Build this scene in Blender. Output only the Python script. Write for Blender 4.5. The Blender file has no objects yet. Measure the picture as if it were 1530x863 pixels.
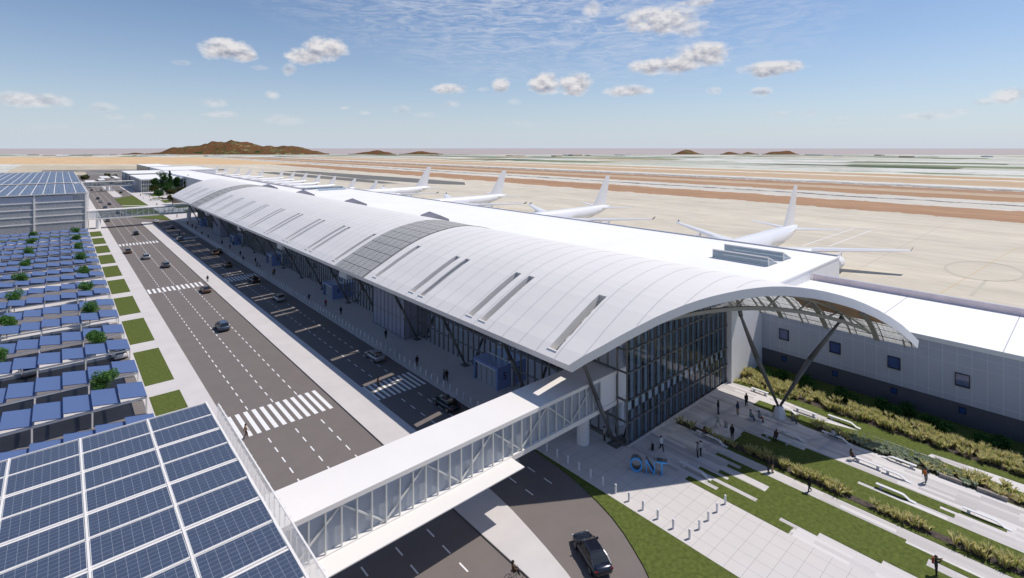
import bpy, math, random
from mathutils import Vector, Matrix
R = math.radians
random.seed(7)
scene = bpy.context.scene
COL = scene.collection

# ------------------------------------------------------------------ camera
YAW = R(41.51)
cam_d = bpy.data.cameras.new('camera')
cam = bpy.data.objects.new('camera', cam_d)
COL.objects.link(cam)
cam.location = (0, 0, 36)
cam.rotation_euler = (R(90), 0, -YAW)
cam_d.sensor_width = 36
cam_d.lens = 18.0
cam_d.shift_y = -0.1376
cam_d.clip_start = 0.5
cam_d.clip_end = 90000
scene.camera = cam
scene.render.resolution_x = 1024
scene.render.resolution_y = 578

# ------------------------------------------------------------------ exposure
scene.view_settings.view_transform = 'Standard'
scene.view_settings.look = 'None'
scene.view_settings.exposure = 0.0
scene.view_settings.gamma = 1.0

# ------------------------------------------------------------------ sun and sky
SUNV = Vector((0.57, -0.21, 1.0))
sun_d = bpy.data.lights.new('sun', 'SUN')
sun_d.energy = 3.9
sun_d.angle = R(0.55)
sun_d.color = (1.0, 0.94, 0.865)
sun = bpy.data.objects.new('sun', sun_d)
COL.objects.link(sun)
sun.rotation_euler = SUNV.to_track_quat('Z', 'Y').to_euler()
sun.location = (0, 0, 200)

world = bpy.data.worlds.new('World')
scene.world = world
world.use_nodes = True
nt = world.node_tree
for n in list(nt.nodes):
    nt.nodes.remove(n)

def N(tree, typ, **kw):
    n = tree.nodes.new(typ)
    for k, v in kw.items():
        setattr(n, k, v)
    return n

def MATH(tree, op, a, b=None, c=None, clamp=False):
    n = tree.nodes.new('ShaderNodeMath')
    n.operation = op
    n.use_clamp = clamp
    for i, x in enumerate((a, b, c)):
        if x is None:
            continue
        if isinstance(x, (int, float)):
            n.inputs[i].default_value = x
        else:
            tree.links.new(x, n.inputs[i])
    return n.outputs[0]

sky = N(nt, 'ShaderNodeTexSky', sky_type='NISHITA')
sky.sun_disc = False
sky.sun_elevation = R(58.7)
sky.sun_rotation = R(110.2)
sky.altitude = 200
sky.air_density = 1.0
sky.dust_density = 0.5
sky.ozone_density = 1.4
bg = N(nt, 'ShaderNodeBackground')
bg.inputs['Strength'].default_value = 0.10
out = N(nt, 'ShaderNodeOutputWorld')
tc = N(nt, 'ShaderNodeTexCoord')
sep = N(nt, 'ShaderNodeSeparateXYZ')
nt.links.new(tc.outputs['Generated'], sep.inputs[0])
hl = MATH(nt, 'SQRT', MATH(nt, 'ADD', MATH(nt, 'MULTIPLY', sep.outputs[0], sep.outputs[0]), MATH(nt, 'MULTIPLY', sep.outputs[1], sep.outputs[1])))
az = MATH(nt, 'ARCTAN2', sep.outputs[0], sep.outputs[1])
el = MATH(nt, 'DIVIDE', sep.outputs[2], MATH(nt, 'MAXIMUM', hl, 0.001))
comb = N(nt, 'ShaderNodeCombineXYZ')
nt.links.new(az, comb.inputs[0]); nt.links.new(MATH(nt, 'MULTIPLY', el, 1.5), comb.inputs[1])
nz = N(nt, 'ShaderNodeTexNoise'); nz.inputs['Scale'].default_value = 30; nz.inputs['Detail'].default_value = 8; nz.inputs['Roughness'].default_value = 0.58
nt.links.new(comb.outputs[0], nz.inputs['Vector'])
nzb = N(nt, 'ShaderNodeTexNoise'); nzb.inputs['Scale'].default_value = 30; nzb.inputs['Detail'].default_value = 8; nzb.inputs['Roughness'].default_value = 0.58
shift = N(nt, 'ShaderNodeVectorMath', operation='ADD'); shift.inputs[1].default_value = (0.004, 0.014, 0)
nt.links.new(comb.outputs[0], shift.inputs[0]); nt.links.new(shift.outputs[0], nzb.inputs['Vector'])
noise = nz.outputs['Fac']
# cumulus clouds: (azimuth, tangent of elevation, half width, half height, density)
CL = [(0.0, 0.0, 0, 0, 0)]
def cl(u, v, w, h, d=1.0):
    t = (u - 765.) / 765.
    return (YAW + math.atan(t), (221. - v) / 765. / math.sqrt(1 + t * t), w / 765. / (1 + t * t), h / 765. / math.sqrt(1 + t * t), d)
CL = [cl(*q) for q in [
    (338, 73, 40, 17), (365, 82, 22, 9), (488, 73, 34, 18), (458, 84, 28, 13), (432, 104, 12, 9, .7), (408, 141, 12, 6, .7),
    (50, 149, 62, 11, .8), (155, 160, 24, 7, .5), (172, 174, 16, 5, .45), (222, 174, 12, 6, .4), (318, 153, 28, 7, .6), (328, 170, 26, 5, .6), (426, 178, 32, 9, .5),
    (390, 101, 14, 4, .5), (270, 93, 16, 5, .5),
    (670, 132, 27, 8, .9), (748, 127, 13, 12, .9), (722, 133, 9, 4, .5), (675, 155, 14, 5, .5), (600, 164, 12, 7, .5), (634, 171, 18, 5, .4), (768, 151, 12, 5, .5), (545, 168, 10, 3, .5), (516, 161, 8, 3, .5),
    (815, 125, 26, 16), (858, 125, 26, 17), (938, 136, 36, 9, .9), (1000, 97, 62, 13), (1050, 83, 42, 19), (975, 99, 34, 13), (985, 30, 58, 22, .95), (1030, 40, 26, 16, .8), (884, 12, 14, 11, .8), (1040, 3, 30, 7, .8),
    (1152, 103, 48, 12, .95), (1175, 99, 26, 11, .9), (1066, 135, 13, 6, .6), (1136, 137, 18, 7, .8), (1165, 170, 18, 6, .45), (1210, 168, 16, 6, .45), (1255, 180, 20, 6, .4), (1392, 173, 44, 7, .55), (1436, 167, 24, 6, .55), (1508, 142, 30, 12, .8), (1470, 152, 20, 6, .6), (780, 185, 30, 5, .3), (65, 188, 40, 5, .3), (200, 188, 30, 4, .25), (1060, 198, 30, 4, .25)]]
dens = None; under = None
nn = MATH(nt, 'MULTIPLY', MATH(nt, 'SUBTRACT', noise, 0.5), 1.9)
for (ca_, ce_, rw, rh, dd) in CL:
    dx = MATH(nt, 'MULTIPLY', MATH(nt, 'SUBTRACT', az, ca_), 0.80 / rw)
    dy = MATH(nt, 'MULTIPLY', MATH(nt, 'SUBTRACT', el, ce_), 0.80 / rh)
    d2 = MATH(nt, 'ADD', MATH(nt, 'MULTIPLY', dx, dx), MATH(nt, 'MULTIPLY', dy, dy))
    m = MATH(nt, 'MULTIPLY', MATH(nt, 'SUBTRACT', MATH(nt, 'ADD', 0.80, nn), d2), dd * 1.7, clamp=True)
    m = MATH(nt, 'MULTIPLY', m, dd)
    lo = MATH(nt, 'MULTIPLY', MATH(nt, 'MULTIPLY', MATH(nt, 'SUBTRACT', 0.45, dy), 0.75, clamp=True), m)
    dens = m if dens is None else MATH(nt, 'MAXIMUM', dens, m)
    under = lo if under is None else MATH(nt, 'MAXIMUM', under, lo)
# thin high cirrus
mp = N(nt, 'ShaderNodeMapping'); mp.inputs['Rotation'].default_value = (0, 0, R(14)); mp.inputs['Scale'].default_value = (9, 30, 1)
nt.links.new(comb.outputs[0], mp.inputs[0])
ci = N(nt, 'ShaderNodeTexNoise'); ci.inputs['Scale'].default_value = 1.6; ci.inputs['Detail'].default_value = 9; ci.inputs['Roughness'].default_value = 0.68; ci.inputs['Distortion'].default_value = 1.4
nt.links.new(mp.outputs[0], ci.inputs['Vector'])
c_az = YAW + 0.02
cx2 = MATH(nt, 'MULTIPLY', MATH(nt, 'SUBTRACT', az, c_az), 1 / 0.62)
cy2 = MATH(nt, 'MULTIPLY', MATH(nt, 'SUBTRACT', el, MATH(nt, 'SUBTRACT', 0.30, MATH(nt, 'MULTIPLY', MATH(nt, 'SUBTRACT', az, c_az), 0.10))), 1 / 0.19)
cm = MATH(nt, 'SUBTRACT', 1.0, MATH(nt, 'ADD', MATH(nt, 'MULTIPLY', cx2, cx2), MATH(nt, 'MULTIPLY', cy2, cy2)), clamp=True)
cirrus = MATH(nt, 'MULTIPLY', MATH(nt, 'MULTIPLY', MATH(nt, 'SUBTRACT', ci.outputs['Fac'], 0.42), 2.8, clamp=True), MATH(nt, 'MULTIPLY', cm, 1.0, clamp=True))
cirrus = MATH(nt, 'MULTIPLY', cirrus, 1.0, clamp=True)
# cloud colours (sky units, before the 0.062 strength)
def rgb(tree, c):
    n = tree.nodes.new('ShaderNodeRGB'); n.outputs[0].default_value = (*c, 1); return n.outputs[0]
def MIX(tree, f, a, b):
    n = tree.nodes.new('ShaderNodeMix'); n.data_type = 'RGBA'
    for s, x in ((n.inputs[0], f), (n.inputs[6], a), (n.inputs[7], b)):
        if isinstance(x, (int, float)): s.default_value = x
        elif isinstance(x, tuple): s.default_value = (*x, 1)
        else: tree.links.new(x, s)
    return n.outputs[2]
# grade the sky towards the pale blue of the photograph
hz = MATH(nt, 'POWER', MATH(nt, 'SUBTRACT', 1.0, MATH(nt, 'MINIMUM', MATH(nt, 'MAXIMUM', el, 0.0), 1.0)), 9.0)
skt = N(nt, 'ShaderNodeMix'); skt.data_type = 'RGBA'; skt.blend_type = 'MULTIPLY'; skt.inputs[0].default_value = 1
nt.links.new(sky.outputs[0], skt.inputs[6]); skt.inputs[7].default_value = (0.87, 0.945, 1.075, 1)
skyc = MIX(nt, MATH(nt, 'MULTIPLY', hz, 0.85), skt.outputs[2], (6.0, 6.75, 7.9))
c1 = MIX(nt, cirrus, skyc, (6.9, 7.2, 8.0))
relief = MATH(nt, 'MULTIPLY', MATH(nt, 'SUBTRACT', nzb.outputs['Fac'], noise), 3.2)
shade = MATH(nt, 'ADD', MATH(nt, 'MULTIPLY', under, 0.95), relief, clamp=True)
cc = MIX(nt, shade, (7.8, 7.65, 7.8), (3.1, 3.35, 4.2))
c2 = MIX(nt, dens, c1, cc)
nt.links.new(c2, bg.inputs['Color'])
nt.links.new(bg.outputs[0], out.inputs[0])
world.cycles.sampling_method = 'MANUAL'
world.cycles.sample_map_resolution = 256

# ------------------------------------------------------------------ materials
MATS = {}
def mat(name, col, rough=0.6, metal=0.0, var=0.0, vscale=1.0, bump=0.0, bscale=20.0, emit=None, coat=0.0, spec=None, col2=None):
    if name in MATS: return MATS[name]
    m = bpy.data.materials.new(name); m.use_nodes = True
    t = m.node_tree; b = t.nodes['Principled BSDF']
    b.inputs['Base Color'].default_value = (*col, 1)
    b.inputs['Roughness'].default_value = rough
    b.inputs['Metallic'].default_value = metal
    if spec is not None: b.inputs['Specular IOR Level'].default_value = spec
    if coat: b.inputs['Coat Weight'].default_value = coat; b.inputs['Coat Roughness'].default_value = 0.06
    if var or bump or col2:
        co = N(t, 'ShaderNodeTexCoord')
    if var or col2:
        n = N(t, 'ShaderNodeTexNoise'); n.inputs['Scale'].default_value = vscale; n.inputs['Detail'].default_value = 6; n.inputs['Roughness'].default_value = 0.6
        t.links.new(co.outputs['Object'], n.inputs['Vector'])
        f = MATH(t, 'ADD', MATH(t, 'MULTIPLY', MATH(t, 'SUBTRACT', n.outputs['Fac'], 0.5), 2.6), 0.5, clamp=True)
        a = tuple(c * (1 - var) for c in col); c2_ = col2 if col2 else tuple(min(1, c * (1 + var)) for c in col)
        t.links.new(MIX(t, f, a, c2_), b.inputs['Base Color'])
    if bump:
        n2 = N(t, 'ShaderNodeTexNoise'); n2.inputs['Scale'].default_value = bscale; n2.inputs['Detail'].default_value = 4
        t.links.new(co.outputs['Object'], n2.inputs['Vector'])
        bp = N(t, 'ShaderNodeBump'); bp.inputs['Strength'].default_value = bump; bp.inputs['Distance'].default_value = 0.05
        t.links.new(n2.outputs['Fac'], bp.inputs['Height']); t.links.new(bp.outputs[0], b.inputs['Normal'])
    MATS[name] = m
    return m

def glass(name, tint, trans=0.6, rough=0.03, diff=None, dfac=0.0, ior=1.5):
    """thin architectural glass: clear fraction + mirror by fresnel + a little body colour"""
    if name in MATS: return MATS[name]
    m = bpy.data.materials.new(name); m.use_nodes = True
    t = m.node_tree
    for n in list(t.nodes): t.nodes.remove(n)
    o = N(t, 'ShaderNodeOutputMaterial')
    tr = N(t, 'ShaderNodeBsdfTransparent'); tr.inputs[0].default_value = (*[c * trans for c in tint], 1)
    gl = N(t, 'ShaderNodeBsdfGlossy'); gl.inputs['Roughness'].default_value = rough; gl.inputs[0].default_value = (0.95, 0.97, 1, 1)
    fr = N(t, 'ShaderNodeFresnel'); fr.inputs[0].default_value = ior
    mx = N(t, 'ShaderNodeMixShader')
    t.links.new(fr.outputs[0], mx.inputs[0]); t.links.new(tr.outputs[0], mx.inputs[1]); t.links.new(gl.outputs[0], mx.inputs[2])
    last = mx
    if dfac:
        df = N(t, 'ShaderNodeBsdfDiffuse'); df.inputs[0].default_value = (*diff, 1)
        m2 = N(t, 'ShaderNodeMixShader'); m2.inputs[0].default_value = dfac
        t.links.new(mx.outputs[0], m2.inputs[1]); t.links.new(df.outputs[0], m2.inputs[2]); last = m2
    t.links.new(last.outputs[0], o.inputs[0])
    MATS[name] = m
    return m

WHITE = mat('white_painted_metal', (0.81, 0.775, 0.74), 0.45, var=0.03, vscale=0.12)
WHITE2 = mat('white_render', (0.78, 0.77, 0.78), 0.6, var=0.03, vscale=0.3)
ROOFW = mat('white_membrane_roof', (0.83, 0.82, 0.81), 0.7, var=0.035, vscale=0.05)
SEAM = mat('roof_seam_grey_joint', (0.42, 0.42, 0.46), 0.6)  # seam strips, a material darker grey than the roof sheets
WOOD = mat('brown_timber_soffit', (0.36, 0.235, 0.155), 0.6, var=0.2, vscale=0.7)
STEEL = mat('dark_grey_steel', (0.125, 0.125, 0.125), 0.45, 0.2)
OLIVE = mat('grey_painted_steel_truss', (0.30, 0.30, 0.27), 0.5)
MULL = mat('charcoal_mullion', (0.17, 0.17, 0.165), 0.45)
BLADE = mat('blue_grey_blind', (0.42, 0.48, 0.56), 0.6)
PANELW = mat('pale_spandrel_panel', (0.85, 0.88, 0.92), 0.5)
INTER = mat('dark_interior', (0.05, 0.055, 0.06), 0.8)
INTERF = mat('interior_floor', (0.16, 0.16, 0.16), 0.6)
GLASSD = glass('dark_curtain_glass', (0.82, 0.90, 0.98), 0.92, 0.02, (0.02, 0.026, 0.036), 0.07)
GLASSL = glass('light_tower_glass', (0.70, 0.74, 0.86), 0.6, 0.05, (0.60, 0.60, 0.74), 0.5)
GLASSC = glass('clear_bridge_glass', (0.90, 0.96, 0.99), 0.9, 0.04, (0.6, 0.66, 0.7), 0.16, 1.3)
GLASSB = glass('bridge_glass', (0.82, 0.90, 0.98), 0.86, 0.04, (0.74, 0.79, 0.88), 0.42, 1.4)
BLUE = mat('blue_painted_metal', (0.17, 0.235, 0.47), 0.35, coat=0.3)
BLUETXT = mat('number_black', (0.008, 0.009, 0.02), 0.5)
SIGNB = mat('sign_blue', (0.05, 0.40, 0.95), 0.4)
SIGNG = mat('sign_grey_side', (0.16, 0.16, 0.17), 0.35, 0.3)
CONC = mat('pale_concrete', (0.585, 0.55, 0.535), 0.8, var=0.06, vscale=0.25)
APRON = mat('apron_concrete', (0.56, 0.52, 0.45), 0.85, var=0.07, vscale=0.03)
PAINT = mat('white_road_paint', (0.80, 0.79, 0.78), 0.6)
LAWN = mat('lawn', (0.080, 0.104, 0.024), 0.9, var=0.15, vscale=2.6, bump=0.6, bscale=14, col2=(0.128, 0.158, 0.040), spec=0.1)
SOIL = mat('brown_mulch', (0.045, 0.034, 0.028), 0.95, var=0.4, vscale=2.5, bump=0.5, bscale=8, col2=(0.11, 0.085, 0.07))
CARBLUE = glass('blue_carport_panel', (0.85, 0.92, 1.0), 1.0, 0.4, (0.125, 0.190, 0.375), 0.66, 1.12)
CARBLUED = mat('blue_carport_panel_edge', (0.025, 0.055, 0.20), 0.4)
WALLG = mat('grey_cladding', (0.46, 0.48, 0.55), 0.55, var=0.05, vscale=0.3)
WALLD = mat('dark_plinth', (0.095, 0.095, 0.115), 0.7, var=0.08, vscale=0.5)
JOINT = mat('pale_cladding_joint', (0.70, 0.72, 0.76), 0.5)
PARA = mat('mauve_grey_parapet', (0.74, 0.63, 0.64), 0.7, var=0.1, vscale=0.6)
WINB = mat('window_reflective_blue', (0.03, 0.07, 0.22), 0.06, 0.0, spec=1.0)
FRAME = mat('black_window_frame', (0.01, 0.01, 0.012), 0.4)
LEAF = mat('green_leaves', (0.045, 0.13, 0.02), 0.6, spec=0.2)
PLANEW = mat('white_aircraft_paint', (0.80, 0.79, 0.80), 0.3, coat=0.3)
PLANEG = mat('grey_aircraft_metal', (0.30, 0.30, 0.33), 0.4, 0.5)
TYRE = mat('black_rubber', (0.012, 0.012, 0.013), 0.7)
RIM = mat('alloy_rim', (0.45, 0.46, 0.48), 0.3, 0.8)
CARGLASS = mat('car_window_glass', (0.012, 0.016, 0.018), 0.06, spec=0.8)
LAMPW = mat('headlight_glass', (0.6, 0.62, 0.65), 0.15)
LAMPR = mat('red_tail_light', (0.30, 0.012, 0.01), 0.25)
SKIN = mat('skin', (0.36, 0.19, 0.13), 0.6)
GREYR = mat('slate_grey_roof_hatch', (0.20, 0.20, 0.235), 0.6)
STONE = mat('pale_stone_bench', (0.66, 0.66, 0.68), 0.7)
TRUNK = mat('brown_bark', (0.05, 0.038, 0.03), 0.9)

def rand_island(name, stops, rough=0.8, trans=0.0):
    m = bpy.data.materials.new(name); m.use_nodes = True; t = m.node_tree; b = t.nodes['Principled BSDF']
    g_ = N(t, 'ShaderNodeNewGeometry'); r = N(t, 'ShaderNodeValToRGB')
    el_ = r.color_ramp.elements
    el_[0].position = 0; el_[0].color = (*stops[0], 1); el_[1].position = 1; el_[1].color = (*stops[-1], 1)
    for i, s in enumerate(stops[1:-1]):
        e = el_.new((i + 1) / (len(stops) - 1)); e.color = (*s, 1)
    t.links.new(g_.outputs['Random Per Island'], r.inputs[0]); t.links.new(r.outputs[0], b.inputs['Base Color'])
    b.inputs['Roughness'].default_value = rough; b.inputs['Specular IOR Level'].default_value = 0.15
    if trans:
        tl = N(t, 'ShaderNodeBsdfTranslucent'); t.links.new(r.outputs[0], tl.inputs[0]); mx = N(t, 'ShaderNodeMixShader'); mx.inputs[0].default_value = trans
        t.links.new(b.outputs[0], mx.inputs[1]); t.links.new(tl.outputs[0], mx.inputs[2]); t.links.new(mx.outputs[0], t.nodes['Material Output'].inputs[0])
    return m
LEAFR = rand_island('bright_tree_leaves', [(0.05, 0.13, 0.025), (0.10, 0.22, 0.05), (0.15, 0.29, 0.085)], trans=.4)
LEAFD = rand_island('dark_evergreen_leaves', [(0.02, 0.055, 0.014), (0.04, 0.10, 0.024), (0.06, 0.14, 0.04)], trans=.3)
LEAFO = rand_island('olive_brown_leaves', [(0.04, 0.045, 0.014), (0.08, 0.085, 0.025), (0.11, 0.10, 0.04)], trans=.3)
LEAFS = rand_island('shrub_leaves', [(0.02, 0.07, 0.012), (0.05, 0.13, 0.03), (0.09, 0.20, 0.05)], trans=.3)
GRASSY = rand_island('feather_grass_blades', [(0.42, 0.50, 0.16), (0.66, 0.64, 0.28), (0.82, 0.71, 0.40), (0.58, 0.60, 0.26), (0.86, 0.77, 0.52), (0.40, 0.46, 0.18), (0.68, 0.58, 0.47)], trans=.72)
TEALY = rand_island('teal_sage_leaves', [(0.30, 0.37, 0.24), (0.46, 0.54, 0.40), (0.60, 0.66, 0.54), (0.5, .46, .24)], trans=.4)

# asphalt: warm grey with faint wear
ASPH = mat('asphalt', (0.170, 0.146, 0.136), 0.85, var=0.05, vscale=0.35, bump=0.25, bscale=30)
ASPHP = mat('parking_asphalt', (0.185, 0.165, 0.16), 0.85, var=0.07, vscale=0.4)

def grid_mat(name, base, line, sx, sy, w, ox=0.0, oy=0.0, var=0.05, rough=0.75):
    m = bpy.data.materials.new(name); m.use_nodes = True; t = m.node_tree; b = t.nodes['Principled BSDF']
    g_ = N(t, 'ShaderNodeNewGeometry'); s = N(t, 'ShaderNodeSeparateXYZ'); t.links.new(g_.outputs['Position'], s.inputs[0])
    def ln(o, off, sz):
        f = MATH(t, 'FRACT', MATH(t, 'MULTIPLY', MATH(t, 'SUBTRACT', o, off), 1.0 / sz))
        return MATH(t, 'LESS_THAN', f, w / sz)
    l = MATH(t, 'MAXIMUM', ln(s.outputs[0], ox, sx), ln(s.outputs[1], oy, sy))
    n = N(t, 'ShaderNodeTexNoise'); n.inputs['Scale'].default_value = 0.4; n.inputs['Detail'].default_value = 5
    t.links.new(g_.outputs['Position'], n.inputs['Vector'])
    c = MIX(t, n.outputs['Fac'], tuple(x * (1 - var) for x in base), tuple(min(1, x * (1 + var)) for x in base))
    t.links.new(MIX(t, l, c, line), b.inputs['Base Color']); b.inputs['Roughness'].default_value = rough
    return m
PAVER = grid_mat('square_plaza_pavers', (0.60, 0.565, 0.55), (0.36, 0.34, 0.34), 1.478, 1.478, 0.035, 45.64 % 1.478, 23.88 % 1.478)
WALKP = grid_mat('small_kerbside_pavers', (0.585, 0.55, 0.535), (0.42, 0.40, 0.39), 0.739, 0.739, 0.02, 0, 0)

def plank_mat():
    m = bpy.data.materials.new('striped_plank_pavers'); m.use_nodes = True; t = m.node_tree; b = t.nodes['Principled BSDF']
    g_ = N(t, 'ShaderNodeNewGeometry'); s = N(t, 'ShaderNodeSeparateXYZ'); t.links.new(g_.outputs['Position'], s.inputs[0])
    c = N(t, 'ShaderNodeCombineXYZ'); t.links.new(s.outputs[1], c.inputs[0]); t.links.new(MATH(t, 'ADD', s.outputs[0], 0.02), c.inputs[1])
    br = N(t, 'ShaderNodeTexBrick'); br.offset = 0.37; br.offset_frequency = 2; br.squash = 1
    br.inputs['Scale'].default_value = 1.0; br.inputs['Brick Width'].default_value = 4.6; br.inputs['Row Height'].default_value = 0.515
    br.inputs['Mortar Size'].default_value = 0.006; br.inputs['Mortar'].default_value = (0.40, 0.38, 0.38, 1)
    br.inputs['Color1'].default_value = (0.44, 0.415, 0.41, 1); br.inputs['Color2'].default_value = (0.67, 0.64, 0.63, 1)
    t.links.new(c.outputs[0], br.inputs['Vector'])
    n = N(t, 'ShaderNodeTexNoise'); n.inputs['Scale'].default_value = 9; n.inputs['Detail'].default_value = 3
    t.links.new(g_.outputs['Position'], n.inputs['Vector'])
    mm = N(t, 'ShaderNodeMix'); mm.data_type = 'RGBA'; mm.blend_type = 'MULTIPLY'; mm.inputs[0].default_value = 1
    t.links.new(br.outputs[0], mm.inputs[6])
    v = MATH(t, 'ADD', MATH(t, 'MULTIPLY', n.outputs['Fac'], 0.25), 0.87)
    cv = N(t, 'ShaderNodeCombineXYZ')
    for i in range(3): t.links.new(v, cv.inputs[i])
    t.links.new(cv.outputs[0], mm.inputs[7]); t.links.new(mm.outputs[2], b.inputs['Base Color'])
    b.inputs['Roughness'].default_value = 0.8
    return m
PLANK = plank_mat()

def cells_mat(name, axis_uv, cw, ch, lw, cell, line, noisy=0.0, rough=0.38):
    """solar cells laid out in the panel's own object space"""
    m = bpy.data.materials.new(name); m.use_nodes = True; t = m.node_tree; b = t.nodes['Principled BSDF']
    co = N(t, 'ShaderNodeTexCoord'); s = N(t, 'ShaderNodeSeparateXYZ'); t.links.new(co.outputs['Object'], s.inputs[0])
    def ln(o, sz):
        f = MATH(t, 'FRACT', MATH(t, 'MULTIPLY', o, 1.0 / sz)); return MATH(t, 'LESS_THAN', f, lw / sz)
    l = MATH(t, 'MAXIMUM', ln(s.outputs[0], cw), ln(s.outputs[1], ch))
    n = N(t, 'ShaderNodeTexNoise'); n.inputs['Scale'].default_value = 1.3; t.links.new(co.outputs['Object'], n.inputs['Vector'])
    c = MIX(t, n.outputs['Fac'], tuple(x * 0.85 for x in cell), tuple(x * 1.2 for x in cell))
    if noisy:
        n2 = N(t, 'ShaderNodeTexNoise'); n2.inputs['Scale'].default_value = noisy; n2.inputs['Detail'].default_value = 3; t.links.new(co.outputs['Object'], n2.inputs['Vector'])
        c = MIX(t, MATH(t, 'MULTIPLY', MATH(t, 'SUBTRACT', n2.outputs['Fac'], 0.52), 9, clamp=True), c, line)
    t.links.new(MIX(t, l, c, line), b.inputs['Base Color']); b.inputs['Roughness'].default_value = rough
    return m
SOLAR = cells_mat('solar_cells', None, 0.40, 0.305, 0.018, (0.056, 0.076, 0.125), (0.22, 0.245, 0.30))
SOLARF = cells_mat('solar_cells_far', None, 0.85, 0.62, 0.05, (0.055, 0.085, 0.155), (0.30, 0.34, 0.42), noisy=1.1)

def frit_mat(name, light, dark, sx, sy, trans):
    m = bpy.data.materials.new(name); m.use_nodes = True; t = m.node_tree
    for n in list(t.nodes): t.nodes.remove(n)
    o = N(t, 'ShaderNodeOutputMaterial'); g_ = N(t, 'ShaderNodeNewGeometry'); s = N(t, 'ShaderNodeSeparateXYZ'); t.links.new(g_.outputs['Position'], s.inputs[0])
    def ln(o_, sz, w): return MATH(t, 'LESS_THAN', MATH(t, 'FRACT', MATH(t, 'MULTIPLY', o_, 1.0 / sz)), w / sz)
    big = MATH(t, 'MAXIMUM', ln(s.outputs[0], sx, 0.13), ln(s.outputs[1], sy, 0.13))
    sm = MATH(t, 'MAXIMUM', ln(s.outputs[0], sx / 6, 0.07), ln(s.outputs[1], sy / 6, 0.07))
    n = N(t, 'ShaderNodeTexNoise'); n.inputs['Scale'].default_value = 5; t.links.new(g_.outputs['Position'], n.inputs['Vector'])
    lc = MIX(t, MATH(t, 'MULTIPLY', MATH(t, 'SUBTRACT', n.outputs['Fac'], 0.5), 5, clamp=True), light, tuple(c * 0.6 for c in light))
    lc = MIX(t, MATH(t, 'MULTIPLY', sm, 0.55), lc, dark)
    lc = MIX(t, big, lc, dark)
    df = N(t, 'ShaderNodeBsdfDiffuse'); t.links.new(lc, df.inputs[0])
    tl = N(t, 'ShaderNodeBsdfTranslucent'); t.links.new(lc, tl.inputs[0])
    mx = N(t, 'ShaderNodeMixShader'); mx.inputs[0].default_value = trans
    t.links.new(df.outputs[0], mx.inputs[1]); t.links.new(tl.outputs[0], mx.inputs[2]); last = mx
    if trans > .5:
        tp = N(t, 'ShaderNodeBsdfTransparent'); m2 = N(t, 'ShaderNodeMixShader')
        t.links.new(MATH(t, 'MULTIPLY', MATH(t, 'SUBTRACT', 1.0, MATH(t, 'MAXIMUM', big, sm)), 0.45), m2.inputs[0]); t.links.new(mx.outputs[0], m2.inputs[1]); t.links.new(tp.outputs[0], m2.inputs[2]); last = m2
    t.links.new(last.outputs[0], o.inputs[0])
    return m
FRIT = frit_mat('fritted_skylight_panes', (0.66, 0.66, 0.65), (0.08, 0.08, 0.085), 2.1, 2.1, 0.25)
FRIT2 = frit_mat('translucent_canopy_panes', (0.93, 0.93, 0.91), (0.05, 0.05, 0.045), 1.25, 2.93, 0.80)

def screen_mat(name, col, alpha, stripe, streak=0.5, tl_=False):
    m = bpy.data.materials.new(name); m.use_nodes = True; t = m.node_tree; b = t.nodes['Principled BSDF']
    b.inputs['Base Color'].default_value = (*col, 1); b.inputs['Roughness'].default_value = 0.6
    co = N(t, 'ShaderNodeTexCoord'); n = N(t, 'ShaderNodeTexNoise'); n.inputs['Scale'].default_value = stripe; n.inputs['Detail'].default_value = 5
    t.links.new(co.outputs['Object'], n.inputs['Vector'])
    a = MATH(t, 'ADD', MATH(t, 'MULTIPLY', MATH(t, 'SUBTRACT', n.outputs['Fac'], 0.5), streak), alpha, clamp=True)
    t.links.new(a, b.inputs['Alpha'])
    if tl_:
        tr = N(t, 'ShaderNodeBsdfTransparent'); tl = N(t, 'ShaderNodeBsdfTranslucent'); tl.inputs[0].default_value = (*col, 1); df = N(t, 'ShaderNodeBsdfDiffuse'); df.inputs[0].default_value = (*col, 1)
        m1 = N(t, 'ShaderNodeMixShader'); m1.inputs[0].default_value = .6; t.links.new(df.outputs[0], m1.inputs[1]); t.links.new(tl.outputs[0], m1.inputs[2])
        m2 = N(t, 'ShaderNodeMixShader'); t.links.new(a, m2.inputs[0]); t.links.new(tr.outputs[0], m2.inputs[1]); t.links.new(m1.outputs[0], m2.inputs[2]); t.links.new(m2.outputs[0], t.nodes['Material Output'].inputs[0])
    return m
SCREEN = screen_mat('perforated_metal_screen', (0.88, 0.86, 0.85), 0.50, 2.5, 0.5, True)
SCREENF = screen_mat('garage_mesh_infill', (0.46, 0.46, 0.48), 0.80, 2.2, 0.9)

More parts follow.
